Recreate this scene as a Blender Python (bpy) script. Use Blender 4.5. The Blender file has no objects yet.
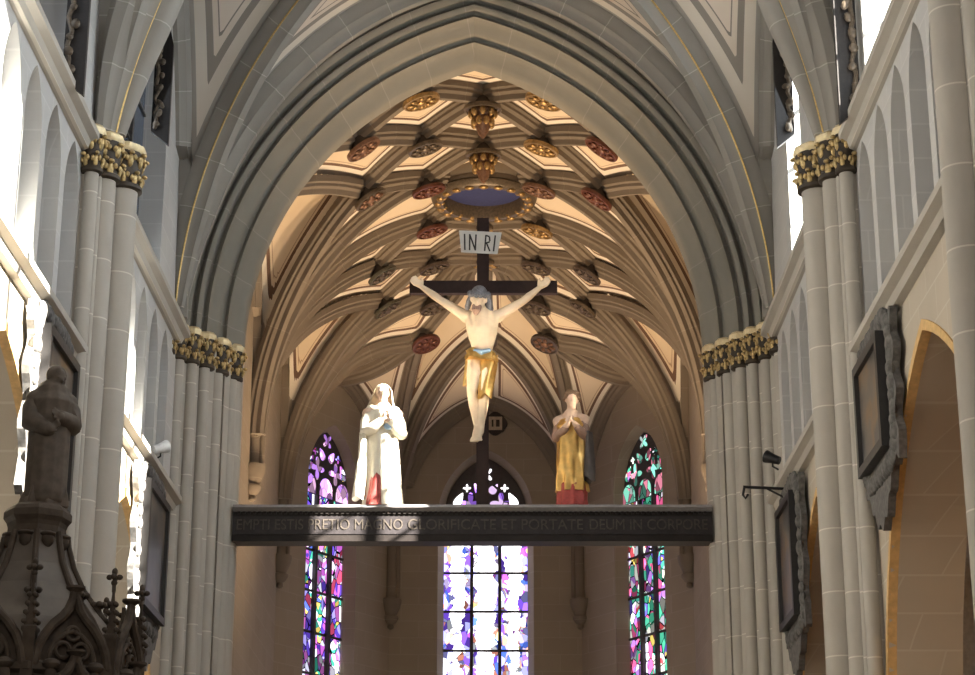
import bpy, math, random
from mathutils import Vector, Matrix, kdtree
R = math.radians
PI = math.pi
rnd = random.Random(7)
sc = bpy.context.scene
COL = sc.collection

# ------------------------------------------------------------------ helpers
class MB:
    """collects shapes, then links them as ONE mesh object"""
    def __init__(s): s.v = []; s.f = []; s.a = []
    def add(s, vs, fs, al=None):
        o = len(s.v); s.v += [tuple(p) for p in vs]
        s.a += list(al) if al is not None else [p[2] for p in vs]
        s.f += [tuple(i + o for i in f) for f in fs]
    def box(s, x0, x1, y0, y1, z0, z1):
        v = [(x, y, z) for z in (z0, z1) for y in (y0, y1) for x in (x0, x1)]
        s.add(v, [(0,2,3,1),(4,5,7,6),(0,1,5,4),(2,6,7,3),(0,4,6,2),(1,3,7,5)])
    def obox(s, c, ax, ay, az):
        c, ax, ay, az = map(Vector, (c, ax, ay, az))
        v = [c + ax*i + ay*j + az*k for k in (-1,1) for j in (-1,1) for i in (-1,1)]
        s.add(v, [(0,2,3,1),(4,5,7,6),(0,1,5,4),(2,6,7,3),(0,4,6,2),(1,3,7,5)])
    def grid(s, rows, closed=False, al=None, cap=False):
        n = len(rows[0]); m = len(rows); v = [p for r in rows for p in r]; f = []
        for i in range(m-1):
            for j in range(n if closed else n-1):
                k = (j+1) % n
                f.append((i*n+j, i*n+k, (i+1)*n+k, (i+1)*n+j))
        if cap:
            f.append(tuple(range(n-1, -1, -1))); f.append(tuple((m-1)*n+j for j in range(n)))
        s.add(v, f, al)
    def tube(s, pts, rad, seg=10, round_ends=False):
        pts = [Vector(p) for p in pts]
        if not hasattr(rad, '__len__'): rad = [rad]*len(pts)
        rad = list(rad)
        if round_ends:
            d0 = (pts[0]-pts[1]).normalized(); d1 = (pts[-1]-pts[-2]).normalized(); a, b = rad[0], rad[-1]
            pre = [(pts[0]+d0*a*k, a*math.sqrt(max(.01, 1-k*k))) for k in (.96, .75, .4)]
            post = [(pts[-1]+d1*b*k, b*math.sqrt(max(.01, 1-k*k))) for k in (.4, .75, .96)]
            pts = [p for p, _ in pre]+pts+[p for p, _ in post]; rad = [r for _, r in pre]+rad+[r for _, r in post]
        rows = []; al = []; L = 0; prev = None
        for i, p in enumerate(pts):
            t = (pts[min(i+1, len(pts)-1)]-pts[max(i-1, 0)]).normalized()
            if prev is None:
                up = Vector((0,0,1)) if abs(t.z) < .9 else Vector((1,0,0))
                u = t.cross(up).normalized()
            else:
                u = (prev - t*prev.dot(t)).normalized()
            prev = u; w = t.cross(u)
            if i: L += (p-pts[i-1]).length
            rows.append([p+(u*math.cos(2*PI*k/seg)+w*math.sin(2*PI*k/seg))*rad[i] for k in range(seg)])
            al += [L]*seg
        s.grid(rows, True, al, True)
    def lathe(s, prof, c=(0,0,0), seg=20, M=None, a0=0, phase=0):
        rows = []
        for r, z in prof:
            rows.append([Vector((r*math.cos(2*PI*k/seg+phase), r*math.sin(2*PI*k/seg+phase), z)) for k in range(seg)])
        if M is not None: rows = [[M @ p for p in r] for r in rows]
        c = Vector(c); rows = [[p+c for p in r] for r in rows]
        s.grid(rows, True, None, True)
    def ell(s, c, r, M=None, seg=14, rings=9):
        c = Vector(c); rows = []
        for i in range(rings+1):
            a = PI*min(max(i/rings, .02), .98)-PI/2
            row = [Vector((math.cos(a)*math.cos(2*PI*k/seg)*r[0], math.cos(a)*math.sin(2*PI*k/seg)*r[1], math.sin(a)*r[2])) for k in range(seg)]
            rows.append([(M @ p if M is not None else p)+c for p in row])
        s.grid(rows, True, None, True)
    def prism(s, poly, o, u, v, n):
        """2D outline on axes u,v, extruded by vector n"""
        o, u, v, n = map(Vector, (o, u, v, n)); k = len(poly)
        a = [o+u*p[0]+v*p[1] for p in poly]; b = [p+n for p in a]
        s.add(a+b, [tuple(range(k-1,-1,-1)), tuple(range(k, 2*k))]+[(i, (i+1)%k, (i+1)%k+k, i+k) for i in range(k)])
    def build(s, name, mat, parent=None, smooth=True, angle=40, loc=None):
        me = bpy.data.meshes.new(name); me.from_pydata(s.v, [], s.f)
        at = me.attributes.new('along', 'FLOAT', 'POINT'); at.data.foreach_set('value', s.a)
        me.materials.append(mat); me.validate()
        import bmesh
        bm = bmesh.new(); bm.from_mesh(me); bmesh.ops.recalc_face_normals(bm, faces=bm.faces)
        if smooth:
            ca = R(angle)
            for f in bm.faces: f.smooth = True
            for e in bm.edges:
                if len(e.link_faces) == 2 and e.calc_face_angle(0) > ca: e.smooth = False
        bm.to_mesh(me); bm.free()
        o = bpy.data.objects.new(name, me); COL.objects.link(o)
        if parent is not None: adopt(o, parent)
        elif loc is not None:
            me.transform(Matrix.Translation(-Vector(loc))); o.location = loc
        return o

def wloc(o):
    p = Vector(o.location)
    while o.parent is not None: o = o.parent; p += o.location
    return p
def adopt(o, parent):
    o.parent = parent; o.location = -wloc(parent)+Vector(o.location)
def thing(name, label, cat, loc=(0,0,0), group=None):
    o = bpy.data.objects.new(name, None); COL.objects.link(o); o.location = loc; o.empty_display_size = .2
    o['label'] = label; o['category'] = cat
    if group: o['group'] = group
    return o
def tag(o, label, cat, group=None):
    o['label'] = label; o['category'] = cat
    if group: o['group'] = group
    return o
def struct(o, label=None):
    o['kind'] = 'structure'
    return o

# ------------------------------------------------------------------ materials
def newmat(name):
    m = bpy.data.materials.new(name); m.use_nodes = True
    nt = m.node_tree; nt.nodes.clear()
    out = nt.nodes.new('ShaderNodeOutputMaterial'); b = nt.nodes.new('ShaderNodeBsdfPrincipled')
    nt.links.new(b.outputs[0], out.inputs[0])
    return m, nt, b, out
def N(nt, t, **kw):
    n = nt.nodes.new(t)
    for k, v in kw.items(): setattr(n, k, v)
    return n
def math_n(nt, op, a, b=None, c=None):
    n = N(nt, 'ShaderNodeMath', operation=op)
    for i, x in enumerate((a, b, c)):
        if x is None: continue
        if isinstance(x, (int, float)): n.inputs[i].default_value = x
        else: nt.links.new(x, n.inputs[i])
    return n.outputs[0]
def mix(nt, fac, a, b):
    n = N(nt, 'ShaderNodeMix', data_type='RGBA')
    if isinstance(fac, (int, float)): n.inputs[0].default_value = fac
    else: nt.links.new(fac, n.inputs[0])
    for i, x in ((6, a), (7, b)):
        if isinstance(x, tuple): n.inputs[i].default_value = (*x[:3], 1)
        else: nt.links.new(x, n.inputs[i])
    return n.outputs[2]
def pos(nt): return N(nt, 'ShaderNodeNewGeometry').outputs['Position']
def noise(nt, scale, detail=4, vec=None):
    n = N(nt, 'ShaderNodeTexNoise'); n.inputs['Scale'].default_value = scale; n.inputs['Detail'].default_value = detail
    nt.links.new(vec if vec is not None else pos(nt), n.inputs['Vector'])
    return n.outputs['Fac']
def bump(nt, b, h, strength=.2, dist=.02):
    n = N(nt, 'ShaderNodeBump'); n.inputs['Strength'].default_value = strength; n.inputs['Distance'].default_value = dist
    nt.links.new(h, n.inputs['Height']); nt.links.new(n.outputs[0], b.inputs['Normal'])
def ramp(nt, fac, stops, interp='LINEAR'):
    n = N(nt, 'ShaderNodeValToRGB'); cr = n.color_ramp; cr.interpolation = interp
    while len(cr.elements) < len(stops): cr.elements.new(.5)
    for e, (p, c) in zip(cr.elements, stops): e.position = p; e.color = (*c[:3], 1)
    nt.links.new(fac, n.inputs[0])
    return n.outputs[0]

def ashlar(name, c1, c2, joint, step=.62, jw=.018, rough=.85):
    """dressed stone with thin pale mortar joints across the length of a shaft or arch"""
    m, nt, b, _ = newmat(name)
    at = N(nt, 'ShaderNodeAttribute', attribute_name='along').outputs['Fac']
    q = math_n(nt, 'DIVIDE', at, step)
    fr = math_n(nt, 'FRACT', q); j = math_n(nt, 'LESS_THAN', fr, jw/step)
    fl = math_n(nt, 'FLOOR', q); wn = N(nt, 'ShaderNodeTexWhiteNoise', noise_dimensions='1D'); nt.links.new(fl, wn.inputs['W'])
    nn = noise(nt, 2.5, 6)
    k = math_n(nt, 'ADD', math_n(nt, 'MULTIPLY', nn, .7), math_n(nt, 'MULTIPLY', wn.outputs[0], .3))
    col = mix(nt, k, c1, c2)
    nt.links.new(mix(nt, j, col, joint), b.inputs['Base Color']); b.inputs['Roughness'].default_value = rough
    bump(nt, b, noise(nt, 30, 5), .15, .01)
    return m
def masonry(name, c1, c2, joint, w=.95, h=.45, mortar=.012):
    m, nt, b, _ = newmat(name)
    sp = N(nt, 'ShaderNodeSeparateXYZ'); nt.links.new(pos(nt), sp.inputs[0])
    cb = N(nt, 'ShaderNodeCombineXYZ'); nt.links.new(math_n(nt, 'ADD', sp.outputs[0], sp.outputs[1]), cb.inputs[0]); nt.links.new(sp.outputs[2], cb.inputs[1])
    br = N(nt, 'ShaderNodeTexBrick'); nt.links.new(cb.outputs[0], br.inputs['Vector'])
    br.inputs['Scale'].default_value = 1; br.inputs['Brick Width'].default_value = w; br.inputs['Row Height'].default_value = h
    br.inputs['Mortar Size'].default_value = mortar; br.inputs['Color1'].default_value = (*c1, 1); br.inputs['Color2'].default_value = (*c2, 1); br.inputs['Mortar'].default_value = (*joint, 1)
    nn = noise(nt, 1.2, 6)
    nt.links.new(mix(nt, math_n(nt, 'MULTIPLY', nn, .45), br.outputs[0], tuple(x*.62 for x in c1)), b.inputs['Base Color'])
    b.inputs['Roughness'].default_value = .9
    bump(nt, b, noise(nt, 25, 5), .15, .01)
    return m
def plain(name, c, rough=.6, metal=0., var=.25, scale=12, c2=None, bmp=.15):
    m, nt, b, _ = newmat(name)
    nn = noise(nt, scale, 5)
    k = ramp(nt, nn, [(.3, (0,0,0)), (.7, (1,1,1))])
    nt.links.new(mix(nt, k, c2 or tuple(x*(1-var) for x in c), c), b.inputs['Base Color'])
    b.inputs['Roughness'].default_value = rough; b.inputs['Metallic'].default_value = metal
    bump(nt, b, nn, bmp, .02)
    return m
def banded(name, stops, scale):
    """plaster vault cell: painted border bands follow the ribs at a set distance"""
    m, nt, b, _ = newmat(name)
    at = N(nt, 'ShaderNodeAttribute', attribute_name='along').outputs['Fac']
    q = math_n(nt, 'DIVIDE', at, scale)
    col = ramp(nt, q, stops, 'CONSTANT')
    nn = noise(nt, 1.6, 5)
    nt.links.new(mix(nt, math_n(nt, 'MULTIPLY', nn, .25), col, (.45,.36,.27)), b.inputs['Base Color'])
    b.inputs['Roughness'].default_value = .9
    return m
def emit(name, c, s):
    m, nt, b, out = newmat(name); nt.nodes.remove(b)
    e = N(nt, 'ShaderNodeEmission'); e.inputs[0].default_value = (*c, 1); e.inputs[1].default_value = s
    nt.links.new(e.outputs[0], out.inputs[0]); return m
def stained(name, stops, strength, white=0., lead=.035, scale=3.2):
    """leaded coloured glass lit by daylight from outside"""
    m, nt, b, out = newmat(name); nt.nodes.remove(b)
    vm = N(nt, 'ShaderNodeVectorMath', operation='MULTIPLY'); nt.links.new(pos(nt), vm.inputs[0]); vm.inputs[1].default_value = (1, 1, .62)
    v1 = N(nt, 'ShaderNodeTexVoronoi'); v1.inputs['Scale'].default_value = scale; nt.links.new(vm.outputs[0], v1.inputs['Vector'])
    v2 = N(nt, 'ShaderNodeTexVoronoi', feature='DISTANCE_TO_EDGE'); v2.inputs['Scale'].default_value = scale; nt.links.new(vm.outputs[0], v2.inputs['Vector'])
    sp = N(nt, 'ShaderNodeSeparateColor'); nt.links.new(v1.outputs['Color'], sp.inputs[0])
    nz = noise(nt, 1.1, 2)
    f = math_n(nt, 'FRACT', math_n(nt, 'ADD', math_n(nt, 'MULTIPLY', sp.outputs[0], .75), math_n(nt, 'MULTIPLY', nz, 1.1)))
    col = ramp(nt, f, stops, 'CONSTANT')
    br = math_n(nt, 'ADD', .18, math_n(nt, 'MULTIPLY', math_n(nt, 'POWER', sp.outputs[1], 1.6), 1.7))
    if white:
        at = N(nt, 'ShaderNodeAttribute', attribute_name='along').outputs['Fac']
        k = math_n(nt, 'GREATER_THAN', math_n(nt, 'ADD', at, math_n(nt, 'MULTIPLY', noise(nt, 4.5, 4), .62)), .49)
        col = mix(nt, math_n(nt, 'MULTIPLY', k, white), col, (1, .98, .97))  # white core paints overexposed daylight into the glass colour
        br = math_n(nt, 'ADD', br, math_n(nt, 'MULTIPLY', k, 1.2))
    ld = math_n(nt, 'GREATER_THAN', v2.outputs[0], lead)
    e = N(nt, 'ShaderNodeEmission'); nt.links.new(col, e.inputs[0])
    nt.links.new(math_n(nt, 'MULTIPLY', math_n(nt, 'MULTIPLY', br, ld), strength), e.inputs[1])
    nt.links.new(e.outputs[0], out.inputs[0])
    return m
def daylight_glass(name, c, s, through):
    m, nt, b, out = newmat(name); nt.nodes.remove(b)
    t = N(nt, 'ShaderNodeBsdfTransparent'); t.inputs[0].default_value = (through,)*3+(1,)
    e = N(nt, 'ShaderNodeEmission'); e.inputs[0].default_value = (*c, 1); e.inputs[1].default_value = s
    a = N(nt, 'ShaderNodeAddShader'); nt.links.new(t.outputs[0], a.inputs[0]); nt.links.new(e.outputs[0], a.inputs[1])
    nt.links.new(a.outputs[0], out.inputs[0]); return m

M = {}
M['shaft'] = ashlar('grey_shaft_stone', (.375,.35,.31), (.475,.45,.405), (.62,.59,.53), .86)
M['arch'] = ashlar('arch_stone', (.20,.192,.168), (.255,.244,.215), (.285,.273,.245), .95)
M['rib'] = ashlar('choir_rib_stone', (.165,.137,.11), (.21,.178,.145), (.25,.22,.185), 1.25, .012)
M['nrib'] = ashlar('nave_rib_stone', (.25,.235,.215), (.33,.315,.29), (.43,.41,.38), .95)
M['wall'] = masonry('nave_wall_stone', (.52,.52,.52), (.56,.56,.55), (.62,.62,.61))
M['arcade'] = masonry('arcade_stone', (.50,.44,.36), (.54,.48,.39), (.60,.56,.48))
M['ochre'] = plain('ochre_arch_edge', (.72,.47,.20), .8)
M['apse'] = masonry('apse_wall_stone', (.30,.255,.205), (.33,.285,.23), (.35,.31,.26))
M['choirvault'] = banded('choir_vault_plaster', [(0,(.33,.29,.25)), (.23,(.86,.82,.75)), (.345,(.13,.07,.05)), (.415,(.80,.69,.54)), (.46,(.42,.30,.22)), (.473,(.80,.69,.54))], 1.0)
M['navevault'] = banded('nave_vault_plaster', [(0,(.36,.35,.33)), (.20,(.74,.69,.62)), (.33,(.27,.25,.23)), (.41,(.72,.64,.56)), (.47,(.25,.23,.21)), (.485,(.75,.66,.58))], 1.6)
M['gold'] = plain('gilding', (.80,.56,.22), .34, .75, .35, 30)
M['goldpale'] = plain('pale_gilding', (.86,.72,.45), .5, .35, .2, 20)
M['goldrobe'] = plain('gilded_robe', (.78,.48,.15), .33, .75, .3, 9)
M['capdark'] = plain('dark_capital_ground', (.05,.035,.022), .6)
M['leaf'] = plain('gilded_leaf', (.66,.49,.23), .42, .6, .55, 25)
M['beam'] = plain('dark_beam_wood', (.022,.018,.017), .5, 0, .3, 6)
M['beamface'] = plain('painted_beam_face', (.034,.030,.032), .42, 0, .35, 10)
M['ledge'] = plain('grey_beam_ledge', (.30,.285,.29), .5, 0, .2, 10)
M['letters'] = plain('worn_gilt_letters', (.085,.072,.062), .5, .1, .4, 20)
M['cross'] = plain('dark_cross_wood', (.034,.020,.018), .55, 0, .3, 8)
M['skin'] = plain('painted_flesh', (.78,.62,.45), .5, 0, .12, 8)
M['face'] = plain('pale_painted_flesh', (.72,.52,.40), .5, 0, .12, 8)
M['hair'] = plain('dark_painted_hair', (.10,.075,.06), .7, 0, .5, 40)
M['crown'] = plain('grey_thorn_crown', (.24,.24,.27), .6, 0, .5, 40)
M['brownhair'] = plain('brown_painted_hair', (.26,.16,.10), .7, 0, .4, 40)
M['tunic'] = plain('pinkish_brown_tunic', (.40,.25,.19), .55, 0, .3, 14)
M['blue'] = plain('painted_blue', (.25,.38,.55), .5)
M['red'] = plain('painted_red', (.42,.055,.045), .55, 0, .35, 14)
M['white'] = plain('white_gilt_robe', (.86,.80,.66), .5, 0, .12, 10)
M['darkcloth'] = plain('dark_painted_cloak', (.09,.075,.07), .6)
M['board'] = plain('white_painted_board', (.62,.60,.57), .6, 0, .15, 6)
M['black'] = plain('black_paint', (.02,.018,.018), .5)
M['iron'] = plain('black_iron', (.03,.03,.032), .45, .6)
M['oak'] = plain('dark_carved_stone', (.085,.067,.053), .75, 0, .45, 9)
M['oakroof'] = plain('canopy_roof_stone', (.12,.10,.083), .6, 0, .3, 5)
M['greystatue'] = plain('weathered_stone_figure', (.105,.082,.063), .75, 0, .4, 12)
M['lamp'] = plain('white_lamp_housing', (.80,.82,.85), .35)
M['lens'] = emit('lit_lamp_glass', (1,.93,.8), 4)
M['darkwood'] = plain('black_carved_wood', (.022,.018,.017), .55, 0, .4, 20)
M['slate'] = plain('grey_carved_frame', (.17,.165,.16), .7, 0, .5, 14)
M['floor'] = masonry('floor_flags', (.52,.47,.41), (.57,.52,.45), (.35,.32,.28), .8, .8)
M['bluepaint'] = plain('blue_painted_ground', (.035,.045,.15), .6)
M['lead'] = plain('dark_tracery', (.06,.055,.06), .8)
M['plaster'] = plain('pale_plaster', (.62,.60,.58), .9)
M['orange'] = plain('orange_glow_wall', (.55,.27,.10), .9)  # warm glow of the aisle is put into this wall colour
for nm, c, mt in (('b_gold', (.50,.33,.14), .6), ('b_red', (.17,.06,.038), .15), ('b_copper', (.25,.135,.085), .3), ('b_bronze', (.16,.125,.09), .3), ('b_dark', (.12,.09,.075), .15), ('b_green', (.12,.115,.09), .15)):
    M[nm] = plain(nm[2:]+'_boss_paint', c, .42, mt, .5, 18)
M['plaquefield'] = plain('pale_plaque_field', (.50,.42,.33), .7)
M['collar'] = plain('dark_collar_shade', (.028,.02,.017), .7)  # near-black puts the shade above the boss discs into the colour
COLS = [(0,(.10,.05,.45)), (.12,(.55,.12,.60)), (.22,(.75,.75,.95)), (.34,(.80,.10,.22)), (.44,(.10,.16,.62)), (.55,(.93,.68,.16)), (.64,(.06,.42,.30)), (.72,(.85,.82,.95)), (.82,(.60,.16,.55)), (.90,(.35,.30,.85))]
COLS_R = [(0,(.07,.42,.26)), (.14,(.85,.85,.75)), (.26,(.75,.10,.12)), (.36,(.95,.75,.18)), (.46,(.16,.13,.62)), (.56,(.10,.55,.42)), (.68,(.85,.84,.95)), (.78,(.45,.20,.65)), (.88,(.80,.12,.30))]
COLS_C = [(0,(.22,.10,.85)), (.16,(.75,.60,1)), (.28,(.10,.20,.85)), (.40,(1,.85,.35)), (.5,(.55,.12,.75)), (.62,(.85,.9,1)), (.74,(.9,.35,.25)), (.84,(.45,.45,1))]
M['glassL'] = stained('stained_glass_purple', COLS, 1.7, 0, .045, 5.4)
M['lightL'] = stained('tracery_glass_pink', [(0,(.95,.55,.85)), (.4,(.8,.35,.85)), (.7,(.55,.25,.9))], 1.5, 0, .02, 5)
M['lightR'] = stained('tracery_glass_green', [(0,(.25,.75,.55)), (.35,(.75,.9,.85)), (.6,(.8,.25,.35)), (.8,(.2,.6,.45))], 1.2, 0, .03, 5)
M['lightC'] = stained('tracery_glass_white', [(0,(1,.95,1)), (.42,(.9,.65,1)), (.65,(.45,.2,1)), (.85,(.95,.5,.8))], 1.9, 0, .02, 3)
M['glassR'] = stained('stained_glass_green', COLS_R, 1.6, 0, .045, 5.4)
M['glassC'] = stained('stained_glass_bright', COLS_C, 1.9, .95, .012, 6.5)
M['clearR'] = daylight_glass('bright_clear_glass', (.92,.96,1), 1.6, .85)
M['clearL'] = plain('unlit_blue_glass', (.10,.13,.19), .25)  # opaque dark blue: dimness of the sunless side painted into the panes

for k in ('beam', 'beamface', 'ledge', 'letters', 'cross', 'oak', 'slate'):
    for nd in M[k].node_tree.nodes:
        if nd.type == 'BSDF_PRINCIPLED': nd.inputs['Specular IOR Level'].default_value = .15

# ------------------------------------------------------------------ vault surfaces
class Vault:
    """each springer carries a cone of ribs; cones meet on the ridges"""
    def __init__(s, S, f, RR, xc): s.S = S; s.f = f; s.RR = RR; s.xc = xc; s.g1 = math.sqrt(2*RR-1); s.line = []
    def bound(s, q, ux, uy):
        b = 1e9
        for r in s.S:
            if r is q: continue
            ex, ey = r[0]-q[0], r[1]-q[1]; d = ux*ex+uy*ey
            if d > 1e-6: b = min(b, (ex*ex+ey*ey)/(2*d))
        return b
    def zt(s, q, sb, t, uy):
        t = min(1, max(0, t))
        return q[2]+s.f(sb, q, uy)*math.sqrt(max(0, 2*s.RR*t-t*t))/s.g1
    def h(s, x, y):
        q = min(s.S, key=lambda q: (q[0]-x)**2+(q[1]-y)**2)
        dx, dy = x-q[0], y-q[1]; d = math.hypot(dx, dy)
        if d < 1e-6: return q[2]
        sb = s.bound(q, dx/d, dy/d)
        return s.zt(q, sb, d/sb, dy/d)
    def P(s, x, y, off=0): return Vector((s.xc+x, y, s.h(x, y)-off))
    surf = None
    def path(s, a, b, n=36, from_spring=False):
        out = []
        for i in range(n+1):
            t = i/n
            if from_spring: t = t*t*.9+t*.1 if t > .12 else t*t*(1.733)
            x, y = a[0]+(b[0]-a[0])*t, a[1]+(b[1]-a[1])*t
            out.append(Vector((s.xc+x, y, (s.surf or s.h)(x, y))))
        return out
    def rib(s, a, b, prof, spring=False, n=36, start=0.0, taper=0):
        L = math.hypot(b[0]-a[0], b[1]-a[1]); dx, dy = (b[0]-a[0])/L, (b[1]-a[1])/L
        if spring and start: a = (a[0]+dx*start, a[1]+dy*start)
        pts = s.path(a, b, n, spring)
        D = Vector((dx, dy, 0)); S = Vector((-dy, dx, 0)); rows = []; al = []; acc = 0; frames = []
        for i, p in enumerate(pts):
            T = (pts[min(i+1, n)]-pts[max(i-1, 0)]).normalized()
            nn = T.cross(S).normalized()
            if nn.dot(D*.3+Vector((0,0,-1))) < 0: nn = -nn
            if i: acc += (p-pts[i-1]).length
            k = 1-taper*max(0, 1-acc/2.2)**1.5
            rows.append([p+S*u*k+nn*w*k for u, w in prof]); al += [acc]*len(prof); frames.append((p, S*k, nn*k))
        s.line.append(pts)
        mb = MB(); mb.grid(rows, True, al, True)
        return mb, frames
    def web(s, polyline_inside, th_n=96, t_n=44, ymin=-1e9, plan=None):
        """the cell surface, with each vertex' distance to the nearest rib"""
        pts = []
        for ln in s.line:
            for i in range(len(ln)-1):
                k = max(1, int((ln[i+1]-ln[i]).length/.04))
                for j in range(k): pts.append(ln[i].lerp(ln[i+1], j/k))
        kd = kdtree.KDTree(len(pts))
        for i, p in enumerate(pts): kd.insert(p, i)
        kd.balance()
        mb = MB()
        if plan:
            rows = [[Vector((s.xc+x, y, s.h(x, y)+.02)) for x, y in row] for row in plan]
            mb.grid(rows, False, [kd.find(p)[2] for row in rows for p in row])
        for q in s.S:
            rg = polyline_inside(q)
            if rg is None: continue
            a0, a1 = rg; rows = []; al = []
            for i in range(th_n+1):
                th = a0+(a1-a0)*i/th_n; ux, uy = math.cos(th), math.sin(th); sb = s.bound(q, ux, uy)
                if sb > 50: sb = 6
                row = []
                for j in range(t_n+1):
                    t = (j/t_n); t = .6*t*t+.4*t
                    x, y = q[0]+ux*sb*t, q[1]+uy*sb*t
                    if y < ymin: y = ymin
                    p = Vector((s.xc+x, y, s.zt(q, sb, t, uy)+.02)); row.append(p); al.append(kd.find(p)[2])
                rows.append(row)
            mb.grid(rows, False, al)
        return mb

# ------------------------------------------------------------------ arched wall panels
def parc(a, hw, rr):  # height of a pointed arch above its springing at |offset| a
    return math.sqrt(max(0, rr*rr-(a+rr-hw)**2))
def arched_panel(mb, o, U, Nn, u0, u1, z0, z1, uc, hw, zs, rr, sill=None, n=20):
    """wall from u0..u1 and z0..z1 with one pointed opening, thickness along Nn"""
    o, U, Nn = map(Vector, (o, U, Nn)); Z = Vector((0,0,1))
    def q(a, b, c, d): mb.add([a, b, c, d], [(0,1,2,3)])
    def pt(u, z, k): return o+U*u+Z*z+Nn*k
    us = [uc-hw+2*hw*i/(2*n) for i in range(2*n+1)]
    us = [uc+hw*math.sin(PI/2*(i/n-1)) for i in range(2*n+1)]
    zz = [zs+parc(abs(u-uc), hw, rr) for u in us]
    lo = z0 if sill is None else sill
    for k in (0, 1):
        q(pt(u0,z0,k), pt(uc-hw,z0,k), pt(uc-hw,z1,k), pt(u0,z1,k)); q(pt(uc+hw,z0,k), pt(u1,z0,k), pt(u1,z1,k), pt(uc+hw,z1,k))
        for i in range(2*n): q(pt(us[i],zz[i],k), pt(us[i+1],zz[i+1],k), pt(us[i+1],z1,k), pt(us[i],z1,k))
        if sill is not None: q(pt(uc-hw,z0,k), pt(uc+hw,z0,k), pt(uc+hw,sill,k), pt(uc-hw,sill,k))
    for i in range(2*n): q(pt(us[i],zz[i],0), pt(us[i+1],zz[i+1],0), pt(us[i+1],zz[i+1],1), pt(us[i],zz[i],1))
    for sgn in (-1, 1): q(pt(uc+sgn*hw,lo,0), pt(uc+sgn*hw,zs,0), pt(uc+sgn*hw,zs,1), pt(uc+sgn*hw,lo,1))
    if sill is not None: q(pt(uc-hw,sill,0), pt(uc+hw,sill,0), pt(uc+hw,sill,1), pt(uc-hw,sill,1))
    q(pt(u0,z1,0), pt(u1,z1,0), pt(u1,z1,1), pt(u0,z1,1))

# ------------------------------------------------------------------ dimensions
XC = .10          # choir axis
NX = 0.0          # nave axis
ZS = 13.3         # springing
YA = 36.3         # back of the chancel arch
WC = 5.17         # choir half width
WN = 5.43         # nave wall plane
PIERS = [10.0, 18.2, 26.6]
YE = 34.4         # east wall of the nave
LOW, UPP = 9.95, 13.05   # the two string courses

# ------------------------------------------------------------------ choir vault
HC = 49.0
F0, F1, V1, V2 = (WC, 34.2), (WC, 42.9), (WC, HC), (WC/2, HC+WC*.866)
S = []
for sx in (-1, 1):
    for (x, y) in (F1, V1, V2): S.append((sx*x, y, ZS))
RISE = 6.65
def fch(s, q, uy): return min(1.75+.948*s, RISE)
CV = Vault(S, fch, 1.15, XC)
XT = 2.72                                 # where the lunette tips meet the barrel
LUN = ((41.0, 6.8, 1.9), (48.4, 5.5, .6))  # lunettes over the side windows: tip, reach towards the nave and towards the apse
def barrel(x, y=0):
    t = max(0, 1-abs(x)/WC); return ZS+RISE*math.sqrt(max(0, 2*CV.RR*t-t*t))/CV.g1
def choir_h(x, y):
    if y > HC: return Vault.h(CV, x, y)
    b = barrel(x); ax = abs(x); q = (ax-XT)/(WC-XT)
    for yt, dn, df in LUN:
        lo, hi = yt-dn*q, yt+df*q
        if q > 1e-4 and lo < y < hi:
            t = 1-abs(2*(y-lo)/(hi-lo)-1)
            return b+max(0, barrel(XT)+.45*(ax-XT)-b)*math.sqrt(max(0, 1-(1-t)**2.2))
    return b
CV.h = choir_h
prof_c = [(-.19,-.06), (-.19,.07), (-.145,.11), (-.145,.17), (-.08,.22), (-.06,.33), (.06,.33), (.08,.22), (.145,.17), (.145,.11), (.19,.07), (.19,-.06)]
choir_ceiling = bpy.data.objects.new('ceiling', None); COL.objects.link(choir_ceiling); choir_ceiling.location = (XC, 44, 13.3); struct(choir_ceiling)
c0, c1, c2, c3, c4, c5 = (0,36.35), (0,38.75), (0,41.2), (0,43.7), (0,46.15), (0,48.6)
a1, a2, a3, a4, a5 = (1.38,37.6), (1.38,40.0), (1.38,42.4), (1.38,44.95), (1.4,47.5)
n1, n2, n3, n4 = (2.7,38.3), (XT,41.0), (2.72,45.9), (XT,48.4)
A2, A3, MM = (1.45,49.35), (1.72,50.45), (0,50.9)
def toward(p, q, d):
    L = math.hypot(q[0]-p[0], q[1]-p[1]); return (p[0]+(q[0]-p[0])*d/L, p[1]+(q[1]-p[1])*d/L)
free = [(c0,a1), (a1,c1), (c1,a2), (a2,c2), (c2,a3), (toward(c3,a3,1.15),a3), (toward(c3,a4,1.15),a4), (a4,c4), (c4,a5), (a5,c5),
        (a1,n1), (n1,a2), (a2,n2), (n2,a3), (a4,n3), (n3,a5), (a5,n4)]
free += [((3.84,36.4),n1), ((4.38,36.4),n2)]
spr = [(F1,n2), (F1,a3), (F1,a4), (F1,n3), (F1,n4), (V1,n4)]
apse = [(V1,A2), (V1,A3), (V2,A3), (V2,MM)]
free2 = [(A2,c5), (A3,c5)]
def mir(p, s): return (p[0]*s, p[1])
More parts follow.
